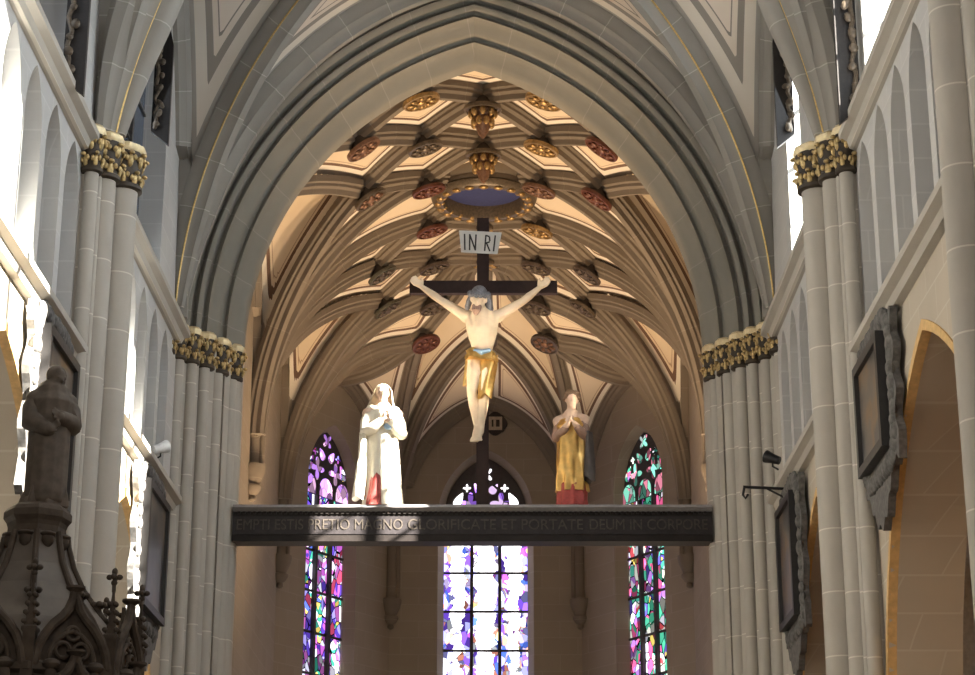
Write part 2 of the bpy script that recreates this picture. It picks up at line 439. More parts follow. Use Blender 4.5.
for sx in (-1, 1):
    for lst, sp, sf in ((free, False, barrel), (spr, True, barrel), (apse, True, None), (free2, False, None)):
        CV.surf = sf
        for p, q in lst: CV.rib(mir(p,sx), mir(q,sx), prof_c, sp, 44 if sp else 24, .003)[0].build('rib', M['rib'], choir_ceiling)
    CV.surf = None
    for p, q in (((3.8775,HC+2.239),A3),): CV.rib(mir(p,sx), mir(q,sx), prof_c)[0].build('ridge_rib', M['rib'], choir_ceiling)
    for p, q in (((WC-.001,YA),(WC-.001,F1[1])), ((WC-.001,F1[1]),(WC-.001,V1[1])), (V1,V2)):
        CV.rib(mir(p,sx), mir(q,sx), prof_c, False, 60)[0].build('wall_rib', M['rib'], choir_ceiling)
CV.rib(V2, mir(V2,-1), prof_c, False, 60)[0].build('wall_rib', M['rib'], choir_ceiling)
CV.rib((0,V2[1]-.08), MM, prof_c)[0].build('rib', M['rib'], choir_ceiling)
CV.rib(MM, c5, prof_c)[0].build('rib', M['rib'], choir_ceiling)
def choir_range(q):
    x, y, _ = q; sx = 1 if x > 0 else -1
    if y < HC-.5: return None
    a, b = (R(120), R(180)) if y < HC+1 else (R(180), R(300))
    return (a, b) if sx > 0 else (PI-b, PI-a)
xs = [WC*math.sin(PI/2*k/64) for k in range(-64, 65)]
ys = [YA-.15+(HC-YA+.15)*k/190 for k in range(191)]
CV.web(choir_range, 110, 46, 35.9, [[(x, y) for y in ys] for x in xs]).build('vault_web', M['choirvault'], choir_ceiling)

# painted diamond ornaments on the cells
def on_vault(V, x, y, off):
    e = .05; p = V.P(x, y); du = V.P(x+e, y)-V.P(x-e, y); dv = V.P(x, y+e)-V.P(x, y-e)
    n = du.cross(dv).normalized()
    if n.z > 0: n = -n
    return p+n*off, n
def basis(n, fwd=(0,-1,0)):
    n = Vector(n).normalized(); f = Vector(fwd); v = (f-n*f.dot(n)).normalized(); u = v.cross(n)
    return u, v, n
for sx in (-1, 1):
    for (x, y) in ((3.75,40.2), (3.75,46.6), (.62,51.7), (2.45,51.0)):
        p, n = on_vault(CV, sx*x, y, .035); u, v, n = basis(n); mb = MB()
        r = .19
        mb.prism([(r,0),(0,r),(-r,0),(0,-r)], p, u, v, n*.01)
        o = mb.build('painted_rosette', M['b_dark'], choir_ceiling)
        k = MB(); k.lathe([(.11,0),(.11,.03),(.06,.03),(.06,.015),(.03,.03),(.001,.035)], p+n*.01, 14, Matrix((u,v,n)).transposed()); k.build('rosette_centre', M['goldpale'], o)

# ------------------------------------------------------------------ bosses
def boss(plan, mat, label, r=.36, drop=.34, pendant=False, rosette='b_gold', seed=0, collar=True):
    p = Vector((XC+plan[0], plan[1], barrel(plan[0]) if plan[1] < HC else CV.h(*plan)))
    ax = Vector((plan[0], max(0, plan[1]-HC), 0)); rad = ax.length; ax = ax.normalized() if rad > .05 else Vector((0,0,0))
    n = (-ax*math.sin(R(min(34, 12.5*rad)))-Vector((0,0,1))*math.cos(R(min(34, 12.5*rad)))+Vector((0,.08,0))).normalized()
    u, v, n = basis(n); Mx = Matrix((u, v, n)).transposed()
    base = p
    t = thing('vault_boss', label, 'ceiling boss', tuple(base), 'carved bosses on the choir vault')
    if collar:
        mb = MB(); mb.lathe([(.17,-.05), (.19,.12), (.24,drop*.6), (r*.86,drop-.02), (r*.86,drop+.01)], base, 18, Mx); mb.build('collar', M['collar'], t)
    mb = MB(); mb.lathe([(r*.7,drop-.06), (r,drop-.04), (r*1.03,drop), (r*1.0,drop+.045), (r*.9,drop+.05), (r*.86,drop+.02), (r*.3,drop+.02)], base, 26, Mx); mb.build('disc', M[mat], t)
    mb = MB(); rr = random.Random(seed)
    for i in range(8):
        a = 2*PI*i/8; e = Vector((math.cos(a), math.sin(a), 0))
        mb.ell(base+Mx @ (e*r*.58+Vector((0,0,drop+.05))), (r*.22, r*.15, .035), Mx @ Matrix.Rotation(a, 3, 'Z'), 10, 6)
    mb.ell(base+Mx @ Vector((0,0,drop+.04)), (r*.28, r*.28, .05), Mx, 12, 7)
    mb.build('rosette', M[rosette], t)
    if pendant:
        mb = MB(); mb.lathe([(r*.55,drop), (r*.62,drop+.10), (r*.45,drop+.22), (r*.52,drop+.32), (r*.36,drop+.46), (r*.28,drop+.56), (r*.12,drop+.66), (.01,drop+.70)], base, 16, Matrix.Identity(3) @ Matrix.Rotation(PI, 3, 'X')); mb.build('pendant', M['b_copper'], t)
        mb = MB()
        for j in range(2):
            for i in range(8):
                a = 2*PI*(i+.5*j)/8; mb.ell(base+Vector((math.cos(a)*r*(.62-.12*j), math.sin(a)*r*(.62-.12*j), -drop-.14-.2*j)), (.07,.07,.10), None, 8, 6)
        mb.build('gilded_leaves', M['b_gold'], t)
    return t
boss(c1, 'b_bronze', 'large bronze and red hanging boss nearest the chancel arch', .40, .42, True, 'b_gold')
boss(c2, 'b_bronze', 'large bronze hanging boss between the nearer hanging boss and the big ring', .40, .42, True, 'b_gold')
boss(c4, 'b_bronze', 'gilt round boss on the vault crown, behind the white INRI board', .36, .30, False, 'b_gold')
boss(c5, 'b_bronze', 'gilt round boss behind the cross post just above the crossbeam', .38, .30, False, 'b_gold')
boss((0,36.75), 'b_bronze', 'small dark boss at the very top, just under the arch apex', .24, .10, False, 'b_bronze')
boss(MM, 'b_dark', 'dark boss on the apse vault hidden behind the crucified figure', .32, .25, False, 'b_bronze')
BL = {
 'a1': (a1, 'gold leafy boss half hidden by the chancel arch, {} of the nearest hanging boss', ('b_gold','b_gold'), 'b_gold'),
 'n1': (n1, 'copper coloured tilted boss close to the chancel arch, upper {} edge of the vault', ('b_copper','b_red'), 'b_copper'),
 'a2': (a2, '{1} boss on dark collar, {0} of the two hanging bosses', ('b_bronze','b_gold'), 'b_bronze'),
 'a3': (a3, 'reddish boss on dark collar, upper {} beside the big blue ring', ('b_red','b_copper'), 'b_copper'),
 'n2': (n2, '{1} boss where the outer ridge rib meets, far {0} level with the blue ring', ('b_bronze','b_red'), 'b_copper'),
 'a4': (a4, '{1} round boss {0} of the white INRI board', ('b_red','b_gold'), 'b_copper'),
 'a5': (a5, 'dark round boss just above the {} arm of the cross', ('b_dark','b_dark'), 'b_bronze'),
 'n3': (n3, 'dark tilted boss outside the {} end of the crossbeam, the higher of two', ('b_green','b_dark'), 'b_dark'),
 'n4': (n4, 'dark tilted boss outside the {} end of the crossbeam, the lower of two', ('b_green','b_bronze'), 'b_dark'),
 'A2': (A2, 'small dark boss just below the {} arm of the cross', ('b_dark','b_dark'), 'b_bronze'),
 'A3': (A3, '{1} boss beside the {0} forearm of the crucified figure, over the apse window', ('b_red','b_dark'), 'b_copper'),
}
CN = {'b_gold':'gold', 'b_red':'dark red', 'b_copper':'copper coloured', 'b_bronze':'dull bronze', 'b_dark':'dark brown', 'b_green':'dark'}
for k, (p, lab, mats, ros) in BL.items():
    for i, sx in enumerate((-1, 1)):
        mt = mats[i]; boss(mir(p, sx), mt, lab.format(('left','right')[i], CN[mt]), .39, .40, False, mt if mt in ('b_gold','b_red') else ros, len(k)+i)
for i, sx in enumerate((-1, 1)):
    boss((sx*1.96, 42.05), 'b_bronze', 'flat oval openwork roundel on a vault cell, %s of the blue ring' % ('left','right')[i], .33, .06, False, 'b_gold', 3, False)

# the big open ring
p, n = on_vault(CV, 0.001, 43.7, 0); zr = 19.54
t = thing('ring_boss', 'large round gilt ring boss with a blue centre high on the choir vault', 'ceiling boss', (XC, 43.7, zr))
def ring_lathe(prof, seg=48):
    mb = MB(); rows = []
    for r, z in prof+[prof[0]]: rows.append([Vector((XC+r*math.cos(2*PI*k/seg), 43.7+r*math.sin(2*PI*k/seg), zr+z)) for k in range(seg)])
    mb.grid(rows, True); return mb
ring_lathe([(.92,.36), (.92,-.12), (.97,-.19), (1.08,-.21), (1.20,-.15), (1.25,-.04), (1.2,.02), (1.0,.04)]).build('ring', M['b_bronze'], t)
ring_lathe([(.96,.42), (.96,.0), (1.24,.0), (1.22,.12), (1.27,.18), (1.27,.42)]).build('stone_drum', M['rib'], t)
mb = MB(); mb.lathe([(.93,.0), (.93,.08), (.5,.10), (.001,.10)], (XC,43.7,zr+.14), 40); mb.build('blue_centre', M['bluepaint'], t)
for i in range(20):
    a = 2*PI*i/20; mb = MB()
    c = Vector((XC+1.08*math.cos(a), 43.7+1.08*math.sin(a), zr-.20)); mb.ell(c, (.11,.08,.05), Matrix.Rotation(a+PI/2, 3, 'Z'), 12, 8)
    mb.ell(c+Vector((-.10*math.cos(a), -.10*math.sin(a), .06)), (.07,.05,.07), None, 8, 6)
    mb.build('gilded_rosette', M['b_gold'], t)

# ------------------------------------------------------------------ nave vault
S2 = []
for sx in (-1, 1):
    for y in (-6.6, 1.7, 10.0, 18.2, 26.6, YE-.15): S2.append((sx*(5.45 if y > 30 else 5.32), y, ZS))
NV = Vault(S2, lambda s, q, uy: min(5.9+.22*s, 7.4), 1.2, NX)
nave_ceiling = bpy.data.objects.new('ceiling', None); COL.objects.link(nave_ceiling); nave_ceiling.location = (NX, 26, 13.3); struct(nave_ceiling)
prof_n = [(-.24,-.08), (-.24,.10), (-.19,.16), (-.19,.24), (-.10,.31), (-.07,.42), (.07,.42), (.10,.31), (.19,.24), (.19,.16), (.24,.10), (.24,-.08)]
prof_t = [(-.56,-.08), (-.56,.10), (-.50,.16), (-.42,.22), (-.40,.30), (-.30,.36), (-.27,.44), (-.22,.40), (-.21,.54), (-.15,.62), (-.06,.66), (.06,.66), (.15,.62), (.21,.54), (.22,.40), (.27,.44), (.30,.36), (.40,.30), (.42,.22), (.50,.16), (.56,.10), (.56,-.08)]
for i, (y0, y1) in enumerate(((18.2,26.6), (26.6,YE-.15))):
    ym = (y0+y1)/2
    for sx in (-1, 1):
        for ya in (y0, y1):
            mb, fr = NV.rib((sx*(5.45 if ya > 30 else 5.32), ya), (0, ym), prof_n, True, 48, .002, .5); rb = mb.build('diagonal_rib', M['nrib'], nave_ceiling)
            for e in (-1, 1):
                g = MB(); g.tube([q+S_*(.19*e)+nn*.245 for q, S_, nn in fr], .017, 6); g.build('gilt_edge', M['gold'], rb)
        mb, fr = NV.rib((sx*5.32, y0), (sx*(5.45 if y1 > 30 else 5.32), y1), prof_n, False, 60); mb.build('wall_rib', M['nrib'], nave_ceiling)
for y in (18.2, 26.6):
    for sx in (-1, 1):
        mb, fr = NV.rib((sx*5.32, y), (0, y), prof_t, True, 50, .002, .5); rb = mb.build('transverse_arch', M['nrib'], nave_ceiling)
        for e in (-1, 1):
            g = MB(); g.tube([q+S_*(.25*e)+nn*.43 for q, S_, nn in fr], .018, 6); g.build('gilt_edge', M['gold'], rb)
for sx in (-1, 1):
    mb, fr = NV.rib((sx*5.45, YE-.15), (0, YE-.15), prof_n, True, 50, .002, .5); mb.build('wall_rib', M['nrib'], nave_ceiling)
def nave_range(q):
    x, y, _ = q
    a, b = R(90), R(270)
    if y > 34: a = R(180)
    if y < -6: b = R(180)
    return (a, b) if x > 0 else (PI-b, PI-a)
NV.web(nave_range, 60, 36).build('vault_web', M['navevault'], nave_ceiling)

# ------------------------------------------------------------------ nave walls
BAYS = [(-6.6,1.7), (1.7,10.0), (10.0,18.2), (18.2,26.6), (26.6,YE+.2)]
CLER_R = {2: (14.9, 2.4), 3: (23.15, 1.65), 4: (31.2, .74)}   # window centre and half width, right wall
CLER_L = {2: (14.1, 1.9), 3: (22.4, 1.9), 4: (30.5, 1.9)}
WTOP = 21.2
for side, sx in (('left', -1), ('right', 1)):
    X = NX+sx*WN; U = (0,1,0); Nn = (sx*1.0,0,0)
    mb = MB()
    for i, (y0, y1) in enumerate(BAYS):
        yc = (y0+y1)/2; yw = (CLER_R if sx > 0 else CLER_L)
        mb.add([(X+sx*.26,y0,9.6), (X+sx*.26,y1,9.6), (X+sx*.26,y1,13.3), (X+sx*.26,y0,13.3)], [(0,1,2,3)])
        # blind lancets between the courses
        n = 6; w = (y1-y0-1.3)/n
        for k in range(n):
            a = y0+.65+w*k
            arched_panel(mb, (X,0,0), U, (sx*.26,0,0), a, a+w, LOW, UPP+.1, a+w/2, w/2-.13, 12.0, w*.85, 10.1, 8)
        for a, b in ((y0, y0+.65), (y1-.65, y1)): mb.box(min(X, X+sx*.26), max(X, X+sx*.26), a, b, LOW, UPP+.1)
        if i in yw:
            c, hw = yw[i]
            arched_panel(mb, (X,0,0), U, (sx*.6,0,0), y0, y1, UPP, WTOP, c, hw, 17.2, hw*1.9, 13.45)
        else:
            mb.box(min(X, X+sx*.6), max(X, X+sx*.6), y0, y1, UPP, WTOP)
    wall = mb.build('wall_'+side, M['wall'], None, False); struct(wall)
    mb = MB()
    for i, (y0, y1) in enumerate(BAYS):
        arched_panel(mb, (X,0,0), U, (sx*.95,0,0), y0, y1, 0, LOW, (y0+y1)/2, 3.5, 4.3, 5.04, None, 26)
    struct(mb.build('wall_'+side, M['arcade'] , None, False)); bpy.context.view_layer.update()
    # clerestory windows
    for i, (c, hw) in (CLER_R if sx > 0 else CLER_L).items():
        xw = X+sx*.42
        w = bpy.data.objects.new('window_%d' % (i+2+(3 if sx > 0 else 0)), None); COL.objects.link(w); w.location = (xw, c, 13.45); struct(w)
        ys = [c+hw*math.sin(PI/2*(k/14-1)) for k in range(29)]
        poly = [(y, 17.2+parc(abs(y-c), hw, hw*1.9)) for y in ys]+[(c+hw, 13.45), (c-hw, 13.45)]
        mb = MB(); mb.add([(xw, y, z) for y, z in poly], [tuple(range(len(poly)))]); mb.build('glass', M['clearR' if sx > 0 else 'clearL'], w)
        for k in ((-1/3, 1/3) if hw > 1.2 else (0,)):
            mb = MB(); mb.box(xw-.07, xw+.07, c+k*hw-.06, c+k*hw+.06, 13.45, 17.2+parc(abs(k*hw), hw, hw*1.9)-.02); mb.build('mullion', M['slate'], w)
        mb = MB()
        for k in range(1, 5): mb.box(xw-.03, xw+.03, c-hw, c+hw, 13.45+k*1.0-.025, 13.45+k*1.0+.025)
        mb.build('glazing_bars', M['slate'], w)
    # string courses
    for i, (y0, y1) in enumerate(BAYS[2:]):
        for z in (LOW, UPP):
            mb = MB(); d = -sx
            poly = [(0,-.16), (.10,-.14), (.14,-.05), (.24,0), (.24,.10), (.02,.24), (0,.24)]
            mb.prism(poly, (X, y0+.62, z), (d,0,0), (0,0,1), (0, y1-y0-(1.24 if i < 2 else .62), 0))
            struct(mb.build('trim_%d' % (1+i+(3 if z > 10 else 0)+(6 if sx > 0 else 0)), M['shaft'], None, False))
    # ochre painted edge round each arcade arch
    for i, (y0, y1) in enumerate(BAYS[2:]):
        yc = (y0+y1)/2; hw = 3.5; mb = MB(); rows = []
        pts = [(yc-hw, z) for z in (0, 2, 4.3)]+[(yc+hw*math.sin(PI/2*(k/20-1)), None) for k in range(1, 40)]+[(yc+hw, z) for z in (4.3, 2, 0)]
        for y, z in pts:
            if z is None: z = 4.3+parc(abs(y-yc), hw, 5.04)
            k = (y-yc)/hw; e = 1 if abs(k) > .03 else 0
            rows.append([(X-sx*.02, y, z), (X-sx*.02, y+.14*k, z+.14*(1-abs(k))), (X+sx*.1, y+.14*k, z+.14*(1-abs(k))), (X+sx*.1, y, z-.005)])
        mb.grid(rows, True); struct(mb.build('trim_%d' % (13+i+(3 if sx > 0 else 0)), M['ochre'], None, False))
    # the aisle behind the arcade
    mb = MB(); xa = X+sx*4.6
    mb.box(min(xa, xa+sx*.3), max(xa, xa+sx*.3), -6.6, YE+.2, 0, 10.2)
    struct(mb.build('wall_aisle_'+side, M['orange' if sx > 0 else 'plaster'], None, False))
    mb = MB(); mb.box(min(X+sx*.5, xa), max(X+sx*.5, xa), -6.6, YE+.2, 10.2, 10.4)
    struct(mb.build('ceiling', M['plaster'], None, False))
    mb = MB(); mb.box(min(X+sx*.9, xa), max(X+sx*.9, xa), YE, YE+.2, 0, 10.2); struct(mb.build('wall_aisle_end_'+side, M['plaster'], None, False))
mb = MB(); mb.box(-7, 7, -7, 55, 22.2, 22.4); struct(mb.build('roof', M['plaster'], None, False))  # unseen slab added to keep stray sun off the vaults
mb = MB(); mb.box(-10.5, 10.5, -6.9, -6.6, 0, 22); struct(mb.build('wall_west', M['wall'], None, False))
mb = MB(); mb.box(-10.5, 10.5, -7, 55, -.2, 0); struct(mb.build('floor', M['floor'], None, False))

# ------------------------------------------------------------------ capitals and piers
def capital(parent, cx, cy, r, z0=12.62, z1=13.25, ang=(0, 2*PI), nleaf=9):
    mb = MB(); mb.lathe([(r*1.0,z0-.04), (r*1.18,z0-.02), (r*1.18,z0+.03), (r*1.02,z0+.06), (r*1.1,(z0+z1)/2), (r*1.2,z1-.12), (r*1.2,z1-.1)], (cx,cy,0), 20)
    cap = mb.build('capital', M['capdark'], parent)
    mb = MB()
    nl = max(6, nleaf-1)
    for tier in range(2):
        zt = z0+.10+tier*.27
        for k in range(nl):
            a = 2*PI*(k+.5*tier)/nl; rr = r*(1.08+.06*tier); Mx = Matrix.Rotation(a, 3, 'Z') @ Matrix.Rotation(R(12), 3, 'Y')
            e = Vector((math.cos(a), math.sin(a), 0)); tz = Vector((-e.y, e.x, 0)); wv = min(.12, 2*PI*rr/nl*.45); jx = rnd.uniform(-.015, .015)
            c = Vector((cx, cy, zt+jx))
            mb.ell(c+e*rr, (.030, wv*.55, .10), Mx, 9, 6)
            mb.ell(c+e*(rr+.015)+tz*wv*.75+Vector((0,0,.05)), (.028, wv*.42, .045), Mx, 8, 5)
            mb.ell(c+e*(rr+.015)-tz*wv*.75+Vector((0,0,.03)), (.028, wv*.42, .045), Mx, 8, 5)
            mb.ell(c+e*(rr+.05)+Vector((0,0,.105)), (.045, wv*.5, .032), Mx, 8, 5)
    mb.build('gilded_leaves', M['leaf'], cap)
    mb = MB(); mb.lathe([(r*1.2,z1-.11), (r*1.34,z1-.07), (r*1.34,z1), (r*1.2,z1+.01), (r*1.0,z1+.05)], (cx,cy,0), 8, None, 0, PI/8)
    mb.build('abacus', M['goldpale'], cap)
def shaft(parent, cx, cy, r, z0, z1, name='shaft'):
    mb = MB(); rows = []; al = []
    for z in [z0+(z1-z0)*k/12 for k in range(13)]:
        rows.append([(cx+r*math.cos(2*PI*k/24), cy+r*math.sin(2*PI*k/24), z) for k in range(24)]); al += [z+cx*.37]*24
    mb.grid(rows, True, al, True); return mb.build(name, M['shaft'], parent)
def pier(y, sx, label, cap=True):
    X = NX+sx*WN
    t = thing('clustered_pier', label, 'pillar', (NX+sx*5.1, y, 0), 'clustered piers of the nave')
    mb = MB(); mb.obox((NX+sx*5.36, y, 6.35), (.14,0,0), (0,.70,0), (0,0,6.32)); mb.build('core', M['shaft'], t, False)
    shs = [(4.98, 0, .215), (5.16, -.40, .155), (5.16, .40, .155), (5.29, -.70, .10), (5.29, .70, .10)]
    for x, dy, r in shs: shaft(t, NX+sx*x, y+dy, r, 0.0, 12.62)
    for x, dy, r in ((5.10,-.22,.07), (5.10,.22,.07), (5.22,-.57,.055), (5.22,.57,.055)): shaft(t, NX+sx*x, y+dy, r, 0.0, 12.62, 'thin_shaft')
    if cap:
        for x, dy, r in shs: capital(t, NX+sx*x, y+dy, r+(.03 if r < .2 else .02), nleaf=10 if r > .2 else 7)
    return t
pier(26.6, -1, 'pale grey clustered pier on the left with three gold capitals, behind the pulpit canopy')
pier(26.6, 1, 'grey clustered pier on the right with three gold capitals')
pier(18.2, 1, 'big grey clustered pier at the right edge, nearest to the viewer')
pier(17.6, -1, 'grey clustered pier at the far left edge behind the carved canopy')

# ------------------------------------------------------------------ chancel arch
HW, RA = 4.36, 6.20
ARC = [(0,36.3), (0,36.05), (.03,35.97), (.09,35.91), (.15,35.84), (.21,35.75), (.25,35.66), (.26,35.58), (.33,35.66), (.37,35.60), (.37,35.50), (.41,35.42), (.47,35.36), (.53,35.27), (.56,35.18), (.56,35.10), (.65,35.20), (.68,35.12), (.66,35.03), (.70,34.97), (.74,34.95), (.83,35.08), (.86,34.98), (.84,34.88), (.90,34.80), (.94,34.78), (1.02,34.90), (1.05,34.75), (1.03,34.58), (1.07,34.48), (1.12,34.42), (1.2,34.40), (1.2,34.9)]
t = thing('chancel_arch', 'tall pointed grey stone arch framing the choir, with stepped mouldings', 'arch', (XC-.05, 35.3, 0))
AX = XC-.15
for sx in (-1, 1):
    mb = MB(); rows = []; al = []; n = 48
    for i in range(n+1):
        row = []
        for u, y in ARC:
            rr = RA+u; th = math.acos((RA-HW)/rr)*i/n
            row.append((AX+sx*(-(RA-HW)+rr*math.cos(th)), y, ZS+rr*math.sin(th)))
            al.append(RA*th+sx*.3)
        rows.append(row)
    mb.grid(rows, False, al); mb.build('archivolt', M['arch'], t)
    mb = MB(); rows = []; al = []
    for z in [13.3*k/10 for k in range(11)]:
        rows.append([(AX+sx*(HW+u), y, z) for u, y in ARC]); al += [z]*len(ARC)
    mb.grid(rows, False, al); jb = mb.build('jamb', M['shaft'], t)
    for (u, y, r) in ((.20,35.95,.13), (.40,35.55,.12), (.58,35.2,.10), (.78,34.95,.10), (.98,34.70,.10), (1.22,34.30,.15)):
        shaft(jb, AX+sx*(HW+u), y-.04, r, 0, 12.62, 'jamb_shaft')
    for (u, y, r) in ((.16,36.0,.16), (.37,35.62,.16), (.58,35.26,.15), (.80,34.95,.14), (1.0,34.68,.14), (1.22,34.28,.2)):
        capital(t, AX+sx*(HW+u), y-.02, r, 12.66, 13.28, nleaf=8)
mb = MB(); arched_panel(mb, (AX,YE+.45,0), (1,0,0), (0,1.3,0), -6.6, 6.6, 0, 21.5, 0, HW+1.0, ZS, RA+1.0, None, 40)
struct(mb.build('wall_chancel', M['nrib'], None, False))

# ------------------------------------------------------------------ choir walls and windows
mb = MB()
mb.box(XC-WC-.6, XC-WC, YA-.1, HC, 0, 22.2)
struct(mb.build('wall_choir_left', M['apse'], None, False))
mb = MB(); mb.box(XC+WC, XC+WC+.6, YA-.1, HC, 0, 22.2); struct(mb.build('wall_choir_right', M['apse'], None, False))
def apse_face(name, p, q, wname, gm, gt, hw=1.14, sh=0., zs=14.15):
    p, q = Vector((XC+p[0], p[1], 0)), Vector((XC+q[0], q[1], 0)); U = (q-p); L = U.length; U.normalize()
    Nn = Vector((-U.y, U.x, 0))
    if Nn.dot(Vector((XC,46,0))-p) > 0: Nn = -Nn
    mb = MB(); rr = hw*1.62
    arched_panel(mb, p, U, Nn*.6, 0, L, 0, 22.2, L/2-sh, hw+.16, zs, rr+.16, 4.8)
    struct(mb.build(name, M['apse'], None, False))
    c = p+U*(L/2-sh)+Nn*.34
    w = bpy.data.objects.new(wname, None); COL.objects.link(w); w.location = (c.x, c.y, 4.8); struct(w)
    # splayed stone frame
    us = [hw*math.sin(PI/2*(k/16-1)) for k in range(33)]
    rows = []
    path = [(-1, 4.8), (-1, 9.5)]+[(u/hw, None) for u in us]+[(1, 9.5), (1, 4.8)]
    for k, z in path:
        o_, i_ = [], []
        zi = z if z is not None else zs+parc(abs(k*hw), hw, rr); zo = z if z is not None else zs+parc(abs(k*(hw+.17)), hw+.17, rr+.17)
        rows.append([c+U*(k*(hw+.17))-Nn*.33+Vector((0,0,zo)), c+U*(k*hw)-Nn*.05+Vector((0,0,zi)), c+U*(k*hw)+Nn*.05+Vector((0,0,zi)), c+U*(k*(hw+.17))+Nn*.05+Vector((0,0,zo))])
    mb = MB(); mb.grid(rows, True); mb.build('window_frame', M['apse'], w, False)
    # glass: a fine grid, each vertex knows how far it is from the bars
    rows = []; al = []; cols = [-hw+2*hw*k/42 for k in range(43)]
    for j in range(61):
        row = []
        for u in cols:
            top = zs+parc(abs(u), hw, rr)
            z = 4.8+(top-4.8)*j/60
            row.append(c+U*u+Vector((0,0,z)))
            du = min(abs(abs(u)-hw), abs(abs(u)-hw/3))
            al.append(min(.3, du)+.16*min(1, max(0, (z-8.8)/4))-.05-(.10 if abs(u) > hw/3 else 0))
        rows.append(row)
    mb = MB(); mb.grid(rows, False, al); mb.build('stained_glass', gm, w, False)
    for u in (-hw/3, hw/3):
        mb = MB(); mb.obox(c+U*u-Nn*.04+Vector((0,0,(4.8+zs)/2)), U*.045, Nn*.07, Vector((0,0,(zs-4.8)/2))); mb.build('mullion', M['lead'], w)
    for k in range(9):
        z = 5.2+k*1.06
        mb = MB(); mb.obox(c-Nn*.03+Vector((0,0,z)), U*hw, Nn*.02, Vector((0,0,.03))); mb.build('saddle_bar', M['lead'], w)
    # tracery head: a dark stone plate whose openings hold small coloured lights
    zb = zs-.30; mb = MB(); th = [(u, zs+parc(abs(u), hw, rr)) for u in us]
    mb.prism([(hw, zb), (-hw, zb)]+th, c-Nn*.10, U, (0,0,1), Nn*.06); tr = mb.build('tracery', M['lead'], w, False)
    def lightpiece(poly, mat):
        m2 = MB(); m2.prism(poly, c-Nn*.115, U, (0,0,1), Nn*.012); m2.build('tracery_light', mat, tr, False)
    def quatre(u0, z0_, r, rot=0):
        return [(u0+r*(.62+.38*math.cos(4*(a+rot)))*math.cos(a), z0_+r*(.62+.38*math.cos(4*(a+rot)))*math.sin(a)) for a in [2*PI*k/40 for k in range(40)]]
    def drop(u0, z0_, a0, L, wd):
        out = []
        for k in range(24):
            a = 2*PI*k/24; x_, y_ = L*math.cos(a), wd*math.sin(a)*(1-.55*math.cos(a))
            out.append((u0+x_*math.cos(a0)-y_*math.sin(a0), z0_+x_*math.sin(a0)+y_*math.cos(a0)))
        return out
    for u0 in (-.76, 0, .76):
        lightpiece([(u0-.29, zb), (u0+.29, zb), (u0+.29, zb+.16)]+[(u0+.29*math.cos(a), zb+.16+.34*math.sin(a)) for a in [PI*k/14 for k in range(1, 14)]]+[(u0-.29, zb+.16)], gt)
    for sg in (-1, 1):
        lightpiece(quatre(sg*.42, zs+.40, .31), gt); lightpiece(drop(sg*.74, zs+.50, R(90+sg*28), .22, .10), gm)
        lightpiece(drop(sg*.22, zs+.82, R(90-sg*35), .17, .10), gt); lightpiece(quatre(sg*.52, zs+.83, .11), gm)
    lightpiece(quatre(0, zs+1.22, .22, PI/4), gt)
    return c
apse_face('wall_apse_left', (-WC,HC), (-WC/2,V2[1]), 'window_1', M['glassL'], M['lightL'], .98, .22, 14.4)
apse_face('wall_apse_centre', (-WC/2,V2[1]), (WC/2,V2[1]), 'window_2', M['glassC'], M['lightC'])
apse_face('wall_apse_right', (WC,HC), (WC/2,V2[1]), 'window_3', M['glassR'], M['lightR'], .98, .22, 14.4)
# responds: slender shafts ending on a small corbel
def respond(x, y, zc, label):
    d = (Vector((0,47,0))-Vector((x,y,0))).normalized()*.10; cx, cy = XC+x+d.x, y+d.y
    t = thing('wall_respond', label, 'wall shaft', (cx, cy, zc), 'slender wall shafts of the apse')
    shaft(t, cx, cy, .13, zc+.3, ZS+.5, 'shaft').data.materials[0] = M['rib']
    for e in (-.19, .19):
        s_ = shaft(t, cx+e*.9, cy, .06, zc+.3, ZS+.4, 'side_roll'); s_.data.materials[0] = M['rib']
    mb = MB(); mb.lathe([(.02,zc-.50), (.08,zc-.46), (.08,zc-.40), (.06,zc-.36), (.13,zc-.32), (.20,zc-.22), (.20,zc-.15), (.15,zc-.12), (.25,zc+.1), (.28,zc+.24), (.28,zc+.32), (.15,zc+.34)], (cx,cy,0), 14); mb.build('corbel', M['rib'], t)
respond(-WC/2, V2[1], 11.5, 'slender wall shaft on a corbel, left of the bright middle window')
respond(WC/2, V2[1], 11.5, 'slender wall shaft on a corbel, right of the bright middle window')
respond(-WC, F1[1], 12.5, 'slender wall shaft on a corbel on the left choir wall beside the chancel arch')
respond(WC, F1[1], 12.5, 'slender wall shaft on a corbel on the right choir wall beside the chancel arch')
respond(-WC, HC, 11.75, 'slender wall shaft on a corbel, left of the purple stained glass window')
respond(WC, HC, 11.75, 'slender wall shaft on a corbel, right of the green stained glass window')
